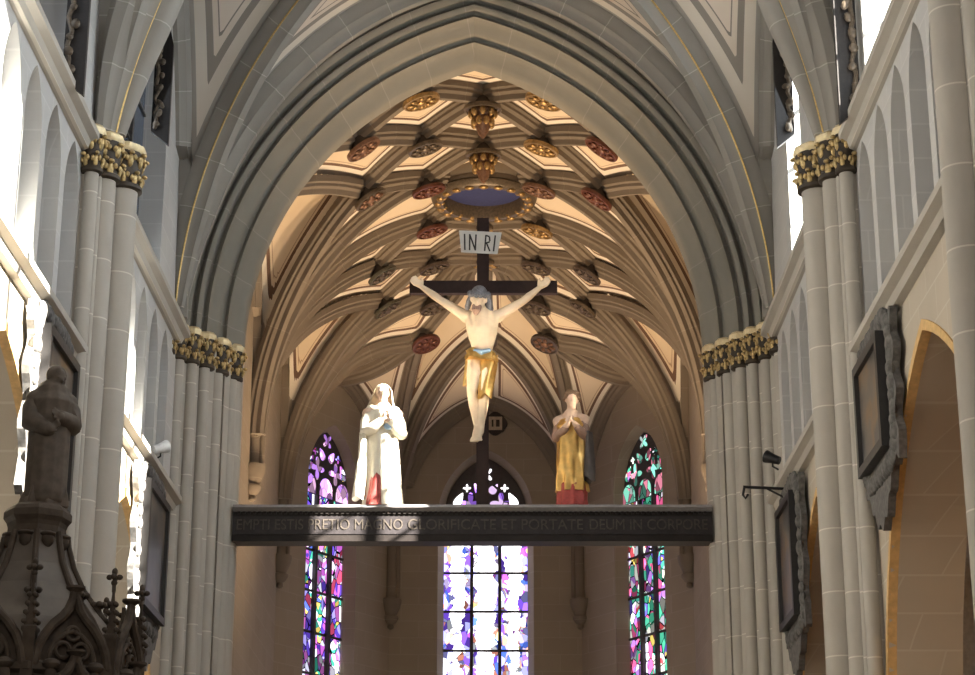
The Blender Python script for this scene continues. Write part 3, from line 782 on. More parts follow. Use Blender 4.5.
# plaque over the middle window
pc = Vector((.36, V2[1]-.03, 16.75))
t = thing('wall_plaque', 'small square plaque with dark lobed frame above the middle window', 'plaque', tuple(pc))
mb = MB(); poly = []
for k in range(32):
    a = 2*PI*k/32; r = .30*(1+.14*math.cos(4*(a)))*(1/max(abs(math.cos(a)), abs(math.sin(a)))**.6); poly.append((r*math.cos(a), r*math.sin(a)))
mb.prism(poly, pc, (1,0,0), (0,0,1), (0,-.05,0)); mb.build('frame', M['collar'], t)
mb = MB(); mb.box(pc.x-.19, pc.x+.19, pc.y-.07, pc.y-.045, pc.z-.19, pc.z+.19); fld = mb.build('field', M['plaquefield'], t, False)
mb = MB(); mb.box(pc.x-.10, pc.x-.05, pc.y-.08, pc.y-.068, pc.z-.1, pc.z+.1); mb.box(pc.x+.02, pc.x+.12, pc.y-.08, pc.y-.068, pc.z-.1, pc.z+.1); mb.build('device', M['collar'], fld, False)

# ------------------------------------------------------------------ rood beam
BT, BB = 10.20, 9.54
t = thing('rood_beam', 'long dark wooden beam across the choir arch with a carved Latin inscription', 'beam', (XC, 36.05, BB))
mb = MB()
mb.prism([(0,0),(.42,0),(.42,.57),(0,.57)], (AX-HW-.04, 35.86, BB), (0,1,0), (0,0,1), (2*HW+.08,0,0)); mb.build('beam_body', M['beam'], t, False)
mb = MB(); mb.prism([(0,.0),(.02,0),(.02,.33),(0,.33)], (AX-HW-.03, 35.845, BB+.13), (0,1,0), (0,0,1), (2*HW+.06,0,0)); fc = mb.build('inscription_face', M['beamface'], t, False)
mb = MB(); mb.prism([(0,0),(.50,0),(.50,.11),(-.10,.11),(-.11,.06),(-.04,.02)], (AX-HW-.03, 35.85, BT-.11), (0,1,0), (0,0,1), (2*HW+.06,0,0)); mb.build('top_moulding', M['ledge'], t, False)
mb = MB()
k = 0; x = AX-HW+.05
while x < AX+HW-.05:
    mb.box(x, x+.05, 35.822, 35.86, BT-.155, BT-.112); x += .095
mb.build('dentil_row', M['beam'], t, False)
def text_mesh(name, s, size, mat, parent, loc, width=None, rot=(PI/2,0,0), ext=.004):
    cu = bpy.data.curves.new(name, 'FONT'); cu.body = s; cu.size = size; cu.extrude = ext; cu.align_x = 'CENTER'; cu.align_y = 'CENTER'
    o = bpy.data.objects.new(name, cu); COL.objects.link(o); bpy.context.view_layer.update()
    me = bpy.data.meshes.new_from_object(o.evaluated_get(bpy.context.evaluated_depsgraph_get()))
    bpy.data.objects.remove(o)
    w = max(v.co.x for v in me.vertices)-min(v.co.x for v in me.vertices)
    if width: me.transform(Matrix.Diagonal((width/w, 1, 1, 1)))
    from mathutils import Euler
    me.transform(Matrix.Translation(Vector(loc)) @ Euler(rot).to_matrix().to_4x4())
    me.materials.clear(); me.materials.append(mat)
    q = bpy.data.objects.new(name, me); COL.objects.link(q); adopt(q, parent); return q
for s, xa, xb in (('EMPTI ESTIS PRETIO MAGNO', -4.32, -1.28), ('GLORIFICATE ET PORTATE', -1.18, 2.02), ('DEUM IN CORPORE', 2.14, 4.3)):
    text_mesh('inscription', s, .28, M['letters'], fc, (AX+(xa+xb)/2, 35.838, BB+.30), xb-xa)

# ------------------------------------------------------------------ crucifix
KX, KY = .13, 36.08
t = thing('crucifix', 'large dark wooden cross with a pale crucified figure in a gold loincloth', 'crucifix', (KX, KY, BT))
mb = MB(); mb.box(KX-.115, KX+.115, KY-.07, KY+.07, BT, 15.95); mb.build('cross_post', M['cross'], t, False)
mb = MB(); mb.box(KX-1.40, KX+1.42, KY-.09, KY+.05, 14.40, 14.65); mb.build('crossbeam', M['cross'], t, False)
ti = Matrix.Translation((KX-.06, KY-.20, 15.38)) @ Matrix.Rotation(R(3), 4, 'Y') @ Matrix.Rotation(R(24), 4, 'X')
mb = MB()
mb.add([ti @ Vector(p) for p in [(x, y, z) for z in (-.20,.22) for y in (-.02,.02) for x in ((-.35,.35) if z < 0 else (-.41,.41))]], [(0,2,3,1),(4,5,7,6),(0,1,5,4),(2,6,7,3),(0,4,6,2),(1,3,7,5)])
tb = mb.build('titulus_board', M['board'], t, False)
mb = MB()
def stroke(x0, z0, x1, z1, w=.015):
    a, b = Vector((x0,-.026,z0)), Vector((x1,-.026,z1)); d = (b-a).normalized(); n = Vector((-d.z,0,d.x))*w
    mb.add([ti @ q for q in (a-n, b-n, b+n, a+n)], [(0,1,2,3)])
for a in ((-.28,-.15,-.30,.16), (-.19,-.15,-.20,.16), (-.20,.15,-.08,-.14), (-.08,-.15,-.08,.16), (.10,-.15,.11,.16), (.11,.15,.18,.13), (.18,.13,.19,.04), (.19,.03,.11,0), (.13,0,.20,-.15), (.27,-.15,.29,.16)): stroke(*a)
mb.build('lettering', M['black'], tb, False)

def remesh(mb, name, mat, parent, vox=.02, sm=6):
    o = mb.build('tmp', mat); me0 = o.data
    m = o.modifiers.new('r', 'REMESH'); m.mode = 'VOXEL'; m.voxel_size = vox
    s = o.modifiers.new('s', 'SMOOTH'); s.iterations = sm; s.factor = .5
    bpy.context.view_layer.update()
    me = bpy.data.meshes.new_from_object(o.evaluated_get(bpy.context.evaluated_depsgraph_get()))
    bpy.data.objects.remove(o); bpy.data.meshes.remove(me0)
    me.name = name
    for p in me.polygons: p.use_smooth = True
    if not me.materials: me.materials.append(mat)
    q = bpy.data.objects.new(name, me); COL.objects.link(q); adopt(q, parent); return q
def limb(mb, T, pts, rad): mb.tube([T(p) for p in pts], rad, 12, True)
def head(mb, T, c, s, nod=0., turn=0., tilt=0.):
    """a head with face, facing -Y in figure space; s = head height"""
    Mx = Matrix.Rotation(turn, 3, 'Z') @ Matrix.Rotation(tilt, 3, 'Y') @ Matrix.Rotation(nod, 3, 'X')
    L = lambda p: T(Vector(c)+Mx @ Vector(p)*s)
    S3 = T.rot @ Mx
    def e(p, r): mb.ell(L(p), tuple(x*s*T.k for x in r), S3, 14, 9)
    e((0,.04,.10), (.34,.40,.40)); e((0,-.06,-.12), (.28,.32,.38)); e((0,-.20,-.36), (.15,.15,.12))
    mb.tube([L((0,-.36,.06)), L((0,-.45,-.10)), L((0,-.40,-.14))], [.045*s*T.k, .075*s*T.k, .06*s*T.k], 8, True)
    for x in (-.14, .14):
        e((x,-.34,.08), (.11,.06,.035)); e((x,-.335,0), (.065,.05,.045)); e((x*1.1,-.27,-.10), (.10,.10,.10)); e((x*2.4,.05,-.04), (.045,.09,.13))
    e((0,-.355,-.235), (.11,.045,.028)); e((0,-.345,-.28), (.09,.045,.026))
    return L, S3
class Frame:
    def __init__(s, loc, k=1, rz=0): s.loc = Vector(loc); s.k = k; s.rot = Matrix.Rotation(rz, 3, 'Z')
    def __call__(s, p): return s.loc+s.rot @ Vector(p)*s.k
def hand(mb, T, wrist, direc, palm_n, s, curl=.35, thumb=1):
    """palm and five separate bent fingers"""
    w = Vector(wrist); d = Vector(direc).normalized(); n = Vector(palm_n); n = (n-d*n.dot(d)).normalized(); sd = d.cross(n)
    for q in (-.3, -.1, .1, .3): limb(mb, T, [w, w+d*.45*s+sd*q*.5*s], [.13*s*T.k, .12*s*T.k])
    for j, (q, ln) in enumerate(((-.34,.40), (-.12,.48), (.11,.45), (.33,.36))):
        b = w+d*.45*s+sd*q*.62*s; p1 = b+(d+sd*q*.25)*ln*.45*s+n*curl*.10*s; p2 = p1+(d*math.cos(curl)+n*math.sin(curl)+sd*q*.2)*ln*.55*s
        limb(mb, T, [b, p1, p2], [.085*s*T.k, .075*s*T.k, .058*s*T.k])
    b = w+d*.12*s+sd*thumb*.2*s; p1 = b+(d*.6+sd*thumb*.7+n*.2)*.25*s; p2 = p1+(d*.85+sd*thumb*.35+n*.25)*.22*s
    limb(mb, T, [b, p1, p2], [.095*s*T.k, .085*s*T.k, .065*s*T.k])

# the crucified figure: one continuous body
T = Frame((KX, KY-.09, 0))
mb = MB()
limb(mb, T, [(-.02,-.20,13.05), (-.01,-.23,13.28), (.0,-.24,13.55), (-.01,-.20,13.82)], [.20, .195, .25, .235])
for x in (-.15, .13): limb(mb, T, [(x*.55,-.22,13.25), (x,-.25,13.60), (x*1.3,-.2,13.80)], [.13, .165, .14])
limb(mb, T, [(-.13,-.20,13.02), (.09,-.20,13.02)], [.175, .175])
for sx, sh, el, wr in ((-1, (-.33,-.17,13.88), (-.80,-.14,14.20), (-1.16,-.13,14.47)), (1, (.30,-.17,13.88), (.76,-.14,14.18), (1.07,-.13,14.45))):
    limb(mb, T, [(sx*.14,-.18,13.80), sh], [.15, .125])
    m_ = [(a+b)/2 for a, b in zip(sh, el)]; limb(mb, T, [sh, m_, el], [.115, .095, .075])
    m_ = [a*.65+b*.35 for a, b in zip(el, wr)]; limb(mb, T, [el, m_, wr], [.075, .078, .05])
    hand(mb, T, wr, (sx*.9,-.1,.75), (0,-1,.2), .30, .6, -sx)
for x, kn, ank in ((-.12, (-.20,-.38,12.30), (-.10,-.17,11.68)), (.09, (.04,-.40,12.32), (-.02,-.20,11.70))):
    limb(mb, T, [(x,-.20,13.0), ((x+kn[0])/2,-.33,12.66), kn], [.165, .145, .095])
    limb(mb, T, [kn, (kn[0]*.6+ank[0]*.4,-.26,12.08), ank], [.095, .10, .055])
    limb(mb, T, [ank, (ank[0]-.02, ank[1]-.08, ank[2]-.13), (ank[0]-.05, ank[1]-.22, ank[2]-.28)], [.062, .07, .05])
    for q in range(5): limb(mb, T, [(ank[0]-.05+(q-2)*.024, ank[1]-.2, ank[2]-.26), (ank[0]-.06+(q-2)*.032, ank[1]-.26, ank[2]-.34)], [.024, .02])
limb(mb, T, [(-.02,-.20,13.9), (-.06,-.32,14.06)], [.10, .10])
HL, HS = head(mb, T, (-.08,-.42,14.13), .44, R(24), R(-6), R(8))
body = remesh(mb, 'carved_figure', M['skin'], t, .019, 5)
mb = MB(); 
for k in range(26):
    a = 2*PI*k/26; mb.ell(HL((.40*math.cos(a), .05+.42*math.sin(a), .20+.03*(-1)**k)), (.05,.05,.045), None, 8, 6)
mb.tube([HL((.38*math.cos(2*PI*k/24), .05+.42*math.sin(2*PI*k/24), .20)) for k in range(25)], .034, 8)
mb.build('crown_of_thorns', M['crown'], body)
mb = MB(); mb.ell(HL((0,.10,.17)), (.165,.19,.18), HS)
for sx in (-1, 1):
    for j in range(4): mb.tube([HL((sx*.32,.22+.06*j,.15)), HL((sx*.42,.18+.07*j,-.15)), HL((sx*(.46+.02*j),.14+.08*j,-.42)), HL((sx*.50,.16+.08*j,-.60-.05*j))], [.05,.06,.05,.02], 8, True)
mb.build('hair', M['crown'], body)
mb = MB()
for x in (-.10, 0, .10): mb.tube([HL((x,-.28,-.30)), HL((x*.9,-.40,-.44)), HL((x*.5,-.38,-.62))], [.05,.05,.015], 8, True)
mb.build('beard', M['tunic'], body)
mb = MB(); rows = []
for i in range(15):
    q = i/14; z = 13.13-.20*q; row = []
    for k in range(40):
        a = 2*PI*k/40; f = 1+.05*math.sin(7*a+5*q)+.03*math.sin(11*a-4*q)
        row.append(T((-.02+(.285+.02*q)*math.cos(a)*f, -.22+(.235+.02*q)*math.sin(a)*f-.06*q, z-.05*math.cos(a)+.02*math.sin(5*a))))
    rows.append(row)
mb.grid(rows, True, None, True); lc = mb.build('loincloth', M['goldrobe'], body)
mb = MB(); rows = []
for i in range(15):
    q = i/14; row = []
    for k in range(32):
        a = 2*PI*k/32; f = 1+.07*math.sin(6*a+6*q)
        row.append(T((.09-.045*q+(.20-.07*q)*math.cos(a)*f, -.22-.16*q+(.205-.075*q)*math.sin(a)*f, 13.02-.82*q+.05*math.sin(3*a)*q)))
    rows.append(row)
mb.grid(rows, True, None, True); mb.build('draped_end', M['goldrobe'], lc)
mb = MB(); rows = []
for i in range(13):
    q = i/12; w = .04+.03*q
    row = [T((-.27-.03*q+w*math.cos(2*PI*k/16)*(1+.2*math.sin(4*PI*k/16*2)), -.18+.05*math.sin(2*PI*k/16), 13.10-.62*q)) for k in range(16)]
    rows.append(row)
mb.grid(rows, True, None, True); mb.build('hanging_end', M['goldrobe'], lc)
mb = MB(); mb.tube([T((-.14,-.44,13.10)), T((-.02,-.49,13.05)), T((.12,-.45,13.10))], [.04,.055,.04], 10, True); mb.build('knot', M['blue'], lc)

# ------------------------------------------------------------------ draped statues
def robe(mb, T, rings, fold=.06, nf=9, seg=72, tw=1.0, ph=0.):
    """rings: z, rx, ry, ox, oy; folds deepen towards the hem"""
    rows = []; n = len(rings); z0, z1 = rings[0][0], rings[-1][0]; M_ = 5
    for i in range((n-1)*M_+1):
        j = min(i//M_, n-2); q = i/M_-j; A, B = rings[j], rings[j+1]
        z, rx, ry, ox, oy = [a+(b-a)*(q*q*(3-2*q) if c else q) for c, (a, b) in enumerate(zip(A, B))]
        h = (z1-z)/(z1-z0); row = []
        for k in range(seg):
            a = 2*PI*k/seg
            f = 1+fold*(.25+.9*h)*(math.sin(nf*a+ph+tw*2*h)+.5*math.sin((nf*2-3)*a+1.7*ph-3*tw*h)+.35*math.sin(4*a+6*h))*.75
            row.append(T((ox+rx*math.cos(a)*f, oy+ry*math.sin(a)*f, z)))
        rows.append(row)
    mb.grid(rows, True, None, True)

# left statue, in the sun
B = (-1.74, 36.06, BT+.0)
t = thing('robed_statue', 'white robed statue with veil and joined hands, standing sunlit on the beam', 'statue', B)
T = Frame(B, 1.0, R(12))
mb = MB()
for x in (-.12, .13): limb(mb, T, [(x,-.02,.9), (x,-.03,.4), (x,0,.10), (x*1.1,-.16,.05)], [.13,.10,.07,.06])
limb(mb, T, [(0,0,.9), (0,0,1.3), (0,-.01,1.7), (0,0,1.88)], [.22,.2,.24,.18])
for sx in (-1, 1):
    limb(mb, T, [(sx*.10,0,1.85), (sx*.28,0,1.80)], [.13,.12]); limb(mb, T, [(sx*.27,0,1.78), (sx*.31,-.09,1.45)], [.10,.085]); limb(mb, T, [(sx*.31,-.09,1.45), (sx*.06,-.36,1.60)], [.085,.055])
    hand(mb, T, (sx*.05,-.36,1.60), (-sx*.1,-.25,.9), (-sx,0,0), .22, .15, -sx)
limb(mb, T, [(0,0,1.9), (-.01,-.04,2.08)], [.09,.09])
HL, HS = head(mb, T, (-.02,-.06,2.2), .36, R(10), R(-8), R(6))
body = remesh(mb, 'figure', M['face'], t, .016, 4)
mb = MB(); robe(mb, T, [(.02,.36,.30,.02,0), (.5,.33,.28,.02,0), (1.0,.31,.26,.01,0), (1.3,.29,.25,0,0), (1.62,.32,.26,0,0), (1.82,.30,.22,0,0), (1.93,.16,.14,0,0)], .10, 9, 84, 1.2, .5); mb.build('robe', M['white'], body)
mb = MB(); robe(mb, T, [(.0,.15,.12,-.16,-.20), (.4,.11,.10,-.14,-.20), (.75,.06,.06,-.10,-.17)], .10, 6, 40, 1, 0); mb.build('red_underdress', M['red'], body)
mb = MB()
for sx in (-1, 1):
    mb.tube([T((sx*.22,.02,1.86)), T((sx*.31,-.04,1.62)), T((sx*.33,-.10,1.42)), T((sx*.22,-.25,1.46)), T((sx*.11,-.34,1.56))], [.12,.125,.125,.11,.08], 14, True)
mb.build('sleeves', M['white'], body)
mb = MB(); rows = []
for i in range(19):
    q = i/18
    rows.append([T((-.36-.07*q+(.075+.03*q)*math.cos(2*PI*k/20)*(1+.25*math.sin(3*2*PI*k/20+5*q)), -.08+.10*math.sin(2*PI*k/20), 1.42-1.28*q+.04*math.sin(4*PI*k/20)*q)) for k in range(20)])
mb.grid(rows, True, None, True); mb.build('mantle_end', M['white'], body)
mb = MB(); rows = []
for i in range(16):
    q = i/15; row = []
    z = .50-1.25*q
    for k in range(33):
        a = R(-22)+R(224)*k/32
        r = .50*math.sqrt(max(.02, 1-max(0, (z/.5))**2)) if z > 0 else .50+.30*(-z)
        row.append(HL((r*math.cos(a), .06+r*math.sin(a)*1.0+(.1 if z < -.3 else 0), z+.02*math.sin(5*a))))
    rows.append(row)
inner = [[p+(T((0,0,2.1))-p)*.06 for p in r] for r in rows]
mb.grid(rows+inner[::-1], False); mb.build('veil', M['white'], body)
mb = MB(); mb.ell(T((.07,-.30,1.50)), (.10,.07,.07), None); mb.build('cuff', M['blue'], body)

# right statue, gold robe
B = (1.79, 36.06, BT+.0)
t = thing('robed_statue', 'gold robed statue with short brown hair and a red hem, standing right on the beam', 'statue', B)
T = Frame(B, 1.0, R(-14))
mb = MB()
for x in (-.11, .12): limb(mb, T, [(x,-.02,.9), (x,-.03,.4), (x,0,.10), (x*1.1,-.16,.05)], [.12,.095,.065,.06])
limb(mb, T, [(0,0,.9), (0,0,1.25), (0,-.01,1.6), (0,0,1.75)], [.2,.185,.22,.17])
for sx in (-1, 1):
    limb(mb, T, [(sx*.10,0,1.72), (sx*.25,0,1.68)], [.12,.11]); limb(mb, T, [(sx*.24,0,1.66), (sx*.27,-.09,1.36)], [.09,.08]); limb(mb, T, [(sx*.27,-.09,1.36), (.07+sx*.07,-.34,1.52)], [.08,.055])
    hand(mb, T, (.07+sx*.06,-.34,1.52), (-sx*.35,-.2,.8), (-sx,0,.2), .21, .5, -sx)
limb(mb, T, [(0,0,1.78), (.02,-.05,1.95)], [.085,.085])
HL, HS = head(mb, T, (.03,-.07,2.07), .35, R(4), R(16), R(6))
body = remesh(mb, 'figure', M['face'], t, .016, 4)
mb = MB(); mb.ell(HL((0,.10,.20)), (.145,.15,.125), HS)
rr = random.Random(4)
for k in range(46):
    a = rr.uniform(-.5, PI+.5); e = rr.uniform(-.35, 1.2); p = (.40*math.cos(a)*math.cos(e), .08+.44*math.sin(a)*math.cos(e), .10+.44*math.sin(e)); mb.ell(HL(p), (.035,.035,.03), None, 8, 6)
mb.build('curly_hair', M['brownhair'], body)
mb = MB(); robe(mb, T, [(.30,.30,.25,0,0), (.7,.28,.24,0,0), (1.1,.27,.24,0,0), (1.48,.28,.24,0,0), (1.55,.31,.25,0,0), (1.66,.25,.19,0,0), (1.77,.15,.13,0,0)], .13, 7, 84, 2.6, 2.1); rb = mb.build('gilded_robe', M['goldrobe'], body)
mb = MB(); robe(mb, T, [(.02,.30,.26,0,-.01), (.2,.285,.24,0,-.01), (.42,.27,.225,0,-.01), (.5,.22,.19,0,-.01)], .08, 10, 72, 1, .7); mb.build('red_hem', M['red'], body)
mb = MB()
for sx in (-1, 1): mb.tube([T((sx*.18,.02,1.70)), T((sx*.255,-.04,1.5)), T((sx*.265,-.12,1.35)), T((.06+sx*.12,-.28,1.45))], [.10,.10,.10,.07], 14, True)
mb.build('sleeves', M['tunic'], body)
mb = MB(); rows = []
for i in range(19):
    q = i/18
    rows.append([T((.34+.02*q+(.06+.045*q)*math.cos(2*PI*k/20)*(1+.25*math.sin(3*2*PI*k/20+4*q)), -.06+.13*math.sin(2*PI*k/20), 1.42-.92*q+.05*math.sin(4*PI*k/20)*q)) for k in range(20)])
mb.grid(rows, True, None, True); mb.build('dark_cloak_end', M['darkcloth'], body)

# ------------------------------------------------------------------ paintings and carved panels on the nave walls
def painting(y0, y1, z0, z1, sx, label, seed):
    X = NX+sx*(WN-.06); rr = random.Random(seed); ym = (y0+y1)/2
    t = thing('framed_painting', label, 'painting', (X, ym, (z0+z1)/2))
    d = -sx
    mb = MB(); poly = []
    # lobed carved surround: crest above, drops below
    top = []
    n = 60; e1 = .10
    for k in range(n+1): top.append((y0-.42+(y1-y0+.42+e1)*k/n, z1+.16+.05*math.sin(k*.8)+.25*max(0, math.cos((k/n-.5)*PI*1.6))))
    rt = [(y1+e1+.03*math.sin(k*1.1), z1-(z1-z0)*k/20) for k in range(1, 20)]
    bot = [(y1+e1-(y1-y0+.42+e1)*k/n, z0-.22-.05*math.sin(k*.75+seed)-.62*max(0, math.cos((k/n-.42)*PI*1.2))**1.3) for k in range(n+1)]
    lf = [(y0-.40-.09*math.sin(k*.85+seed), z0+(z1-z0)*k/20) for k in range(1, 20)]
    mb.prism(top+rt+bot+lf, (X,0,0), (0,1,0), (0,0,1), (d*.10,0,0)); sr = mb.build('carved_surround', M['slate'], t, False)
    mb = MB()
    for k in range(44):
        a = 2*PI*k/44; yy = ym-.14+(y1-y0+.22)/2*math.copysign(min(1, abs(math.cos(a))*1.25), math.cos(a)); zz = (z0+z1)/2+(z1-z0+.4)/2*math.copysign(min(1, abs(math.sin(a))*1.25), math.sin(a))
        mb.ell((X+d*.10, yy, zz), (.05+.03*rr.random(), .09+.05*rr.random(), .10+.05*rr.random()), None, 8, 6)
    mb.build('carved_scrolls', M['slate'], sr)
    w = .12; mb = MB()
    for (a, b, e, f) in ((y0,y1,z0,z0+w), (y0,y1,z1-w,z1), (y0,y0+w,z0+w,z1-w), (y1-w,y1,z0+w,z1-w)): mb.box(min(X+d*.08, X+d*.22), max(X+d*.08, X+d*.22), a, b, e, f)
    mb.build('frame', M['black'], t, False)
    mb = MB(); mb.box(min(X+d*.1, X+d*.16), max(X+d*.1, X+d*.16), y0+.05, y1-.05, z0+.05, z1-.05); mb.build('canvas', M['canvas'], t, False)
m, nt, b, _ = newmat('old_dark_painting')
nn = noise(nt, .9, 3); nt.links.new(ramp(nt, nn, [(.3,(.02,.02,.024)), (.47,(.05,.048,.05)), (.56,(.11,.09,.075)), (.62,(.17,.10,.045)), (.68,(.05,.05,.055))]), b.inputs['Base Color']); b.inputs['Roughness'].default_value = .4
M['canvas'] = m
painting(23.9, 25.6, 8.1, 9.60, 1, 'dark framed painting with grey carved surround on the right wall, the nearer one', 1)
painting(31.8, 33.5, 7.45, 9.50, 1, 'dark framed painting on the far right wall beneath the iron bracket', 2)
painting(23.6, 25.4, 7.6, 9.6, -1, 'dark framed painting on the left wall behind the stone figure', 3)
painting(31.2, 33.2, 7.5, 9.55, -1, 'dark framed painting on the left wall beyond the pinnacles, below the white spotlight', 4)

def carved_panel(y, z0, z1, sx, label):
    X = NX+sx*(WN-.05); d = -sx; t = thing('carved_panel', label, 'carved panel', (X, y, z0), 'dark carved panels by the clerestory windows')
    mb = MB(); mb.prism([(0,z0+.25),(.30,z0),(.30,z1-.35),(.24,z1-.1),(.16,z1-.2),(0,z1)], (X,y,0), (d,0,0), (0,0,1), (0,.09,0)); mb.build('panel', M['darkwood'], t, False)
    rr = random.Random(int(y*10)); mb = MB(); z = z0+.35
    mb.tube([(X+d*(.07+.03*math.sin(9*k)), y-.03, z0+.3+(z1-z0-.35)*k/14) for k in range(15)], .035, 8, True)
    while z < z1-.1:
        mb.ell((X+d*(.05+.10*rr.random()), y-.05, z), (.045+.03*rr.random(), .035, .05+.05*rr.random()), Matrix.Rotation(rr.uniform(-.8,.8), 3, 'Y'), 9, 6); z += .17+.14*rr.random()
    mb.build('carved_edge', M['b_bronze'], t)
carved_panel(30.6, 15.1, 17.3, -1, 'black carved panel high on the left wall beyond the left pier')
carved_panel(30.7, 15.1, 17.4, 1, 'black carved panel high on the right wall beyond the right pier')
carved_panel(24.1, 12.95, 16.2, -1, 'tall dark carved panel in the upper left corner above the cornice')
carved_panel(25.0, 12.95, 16.2, 1, 'tall dark carved panel in the upper right above the cornice')

# ------------------------------------------------------------------ spotlights and bracket
def spotlight(x, y, z, sx, label):
    t = thing('spotlight', label, 'lamp', (x, y, z))
    d = (Vector((.1,36,13))-Vector((x,y,z))).normalized(); u, v, n = basis(d, (0,0,1)); Mx = Matrix((u, v, n)).transposed()
    mb = MB(); mb.lathe([(.03,-.15), (.07,-.14), (.085,0), (.11,.10), (.11,.13), (.095,.13), (.085,.08)], (x,y,z), 18, Mx); mb.build('housing', M['lamp'] if sx < 0 else M['iron'], t)
    mb = MB(); mb.lathe([(.08,.085), (.08,.09), (.001,.093)], (x,y,z), 18, Mx); mb.build('lamp_glass', M['lens'], t)
    mb = MB(); mb.tube([(x,y,z-.02), (x,y,z-.14), (x+sx*.1,y,z-.20)], .016, 8); mb.build('bracket', M['iron'], t)
spotlight(NX-5.2, 32.2, LOW+.36, -1, 'white spotlight on the left string course above the painting')
spotlight(NX+5.1, 33.1, LOW+.42, 1, 'small metal spotlight on the right string course above the iron bracket')
x = NX+WN-.02; t = thing('iron_bracket', 'black iron bracket arm with a hook under the right spotlight', 'bracket', (x, 32.9, LOW-.15))
mb = MB(); mb.tube([(x,32.9,LOW-.17), (x-.85,32.9,LOW-.13)], .025, 8); mb.tube([(x-.12,32.9,LOW-.34), (x-.45,32.9,LOW-.16)], .018, 8); mb.build('arm', M['iron'], t)
mb = MB(); mb.tube([(x-.83,32.9,LOW-.13), (x-.86,32.9,LOW-.27), (x-.82,32.9,LOW-.33), (x-.78,32.9,LOW-.27)], .022, 8, True); mb.build('hook', M['iron'], t)

# ------------------------------------------------------------------ carved canopy of the pulpit with its figure
PX, PY = -3.86, 18.1
t = thing('pulpit_canopy', 'dark carved pulpit canopy with pinnacles and gables in the lower left corner', 'canopy', (PX, PY, 4.0))
K = 8; A0 = R(-76.5)
def hexa(r, z, n=K, a0=A0): return [Vector((PX+r*math.cos(a0+2*PI*k/n), PY+r*math.sin(a0+2*PI*k/n), z)) for k in range(n)]
ogee = [(1.0,4.30), (.88,4.58), (.74,4.80), (.58,4.98), (.44,5.16), (.34,5.36), (.28,5.56), (.265,5.66)]
mb = MB(); mb.grid([hexa(r, z) for r, z in ogee], True, None, True); mb.build('roof', M['oakroof'], t, False)
for k in range(K):
    mb = MB(); mb.tube([hexa(r+.015, z)[k] for r, z in ogee], .030, 8); mb.build('roof_rib', M['oak'], t)
    # crocket part way down each rib
    mb = MB(); c = hexa(.60, 5.0)[k]
    for j in range(5):
        a = 2*PI*j/5; mb.ell(c+Vector((.05*math.cos(a), .05*math.sin(a), .04)), (.035,.035,.03), None, 8, 6)
    mb.tube([c-Vector((0,0,.10)), c+Vector((0,0,.05))], [.045,.02], 8, True); mb.build('crocket', M['oak'], t)
mb = MB(); mb.grid([hexa(r, z) for r, z in ((.25,5.60),(.265,5.66),(.265,5.72),(.28,5.76),(.31,5.80),(.31,5.86),(.28,5.90),(.24,5.93))], True, None, True); mb.build('platform', M['oak'], t, False)
for k in range(K):
    mb = MB(); c = (hexa(.28,5.58)[k]+hexa(.28,5.58)[(k+1)%K])/2; mb.ell(c, (.06,.06,.075), None, 10, 7); mb.ell(c+Vector((0,0,.05)), (.075,.075,.03), None, 10, 6); mb.build('carved_head', M['oak'], t)
mb = MB(); mb.grid([hexa(r, z) for r, z in ((1.0,3.2),(1.0,4.25),(1.06,4.28),(1.06,4.34),(.9,4.40))], True, None, True); mb.build('drum', M['oak'], t, False)
def pinnacle(c, h, r, parent, name='pinnacle'):
    c = Vector(c); mb = MB(); q = lambda rr, z: [c+Vector((rr*math.cos(PI/4+PI/2*k), rr*math.sin(PI/4+PI/2*k), z)) for k in range(4)]
    mb.grid([q(r,0), q(r,h*.50), q(r*1.25,h*.52), q(r*1.25,h*.55), q(r*.8,h*.57), q(r*.22,h*.92), q(r*.2,h)], True, None, True)
    for j in range(4):
        z = h*(.60+.08*j); rr = r*(.95-.17*j)
        for k in range(4):
            a = PI/4+PI/2*k; mb.ell(c+Vector((rr*math.cos(a), rr*math.sin(a), z)), (.026,.026,.024), None, 7, 5)
    p = mb.build(name, M['oak'], parent, True)
    mb = MB(); f = c+Vector((0,0,h))
    mb.ell(f+Vector((0,0,.035)), (.03,.03,.03), None, 8, 6); mb.tube([f-Vector((0,0,.05)), f+Vector((0,0,.08))], .018, 8)
    for a in (0, PI/2, PI, 3*PI/2): mb.ell(f+Vector((.045*math.cos(a), .045*math.sin(a), .085)), (.03,.03,.026), None, 8, 6)
    mb.ell(f+Vector((0,0,.135)), (.028,.028,.035), None, 8, 6); mb.build('finial', M['oak'], p)
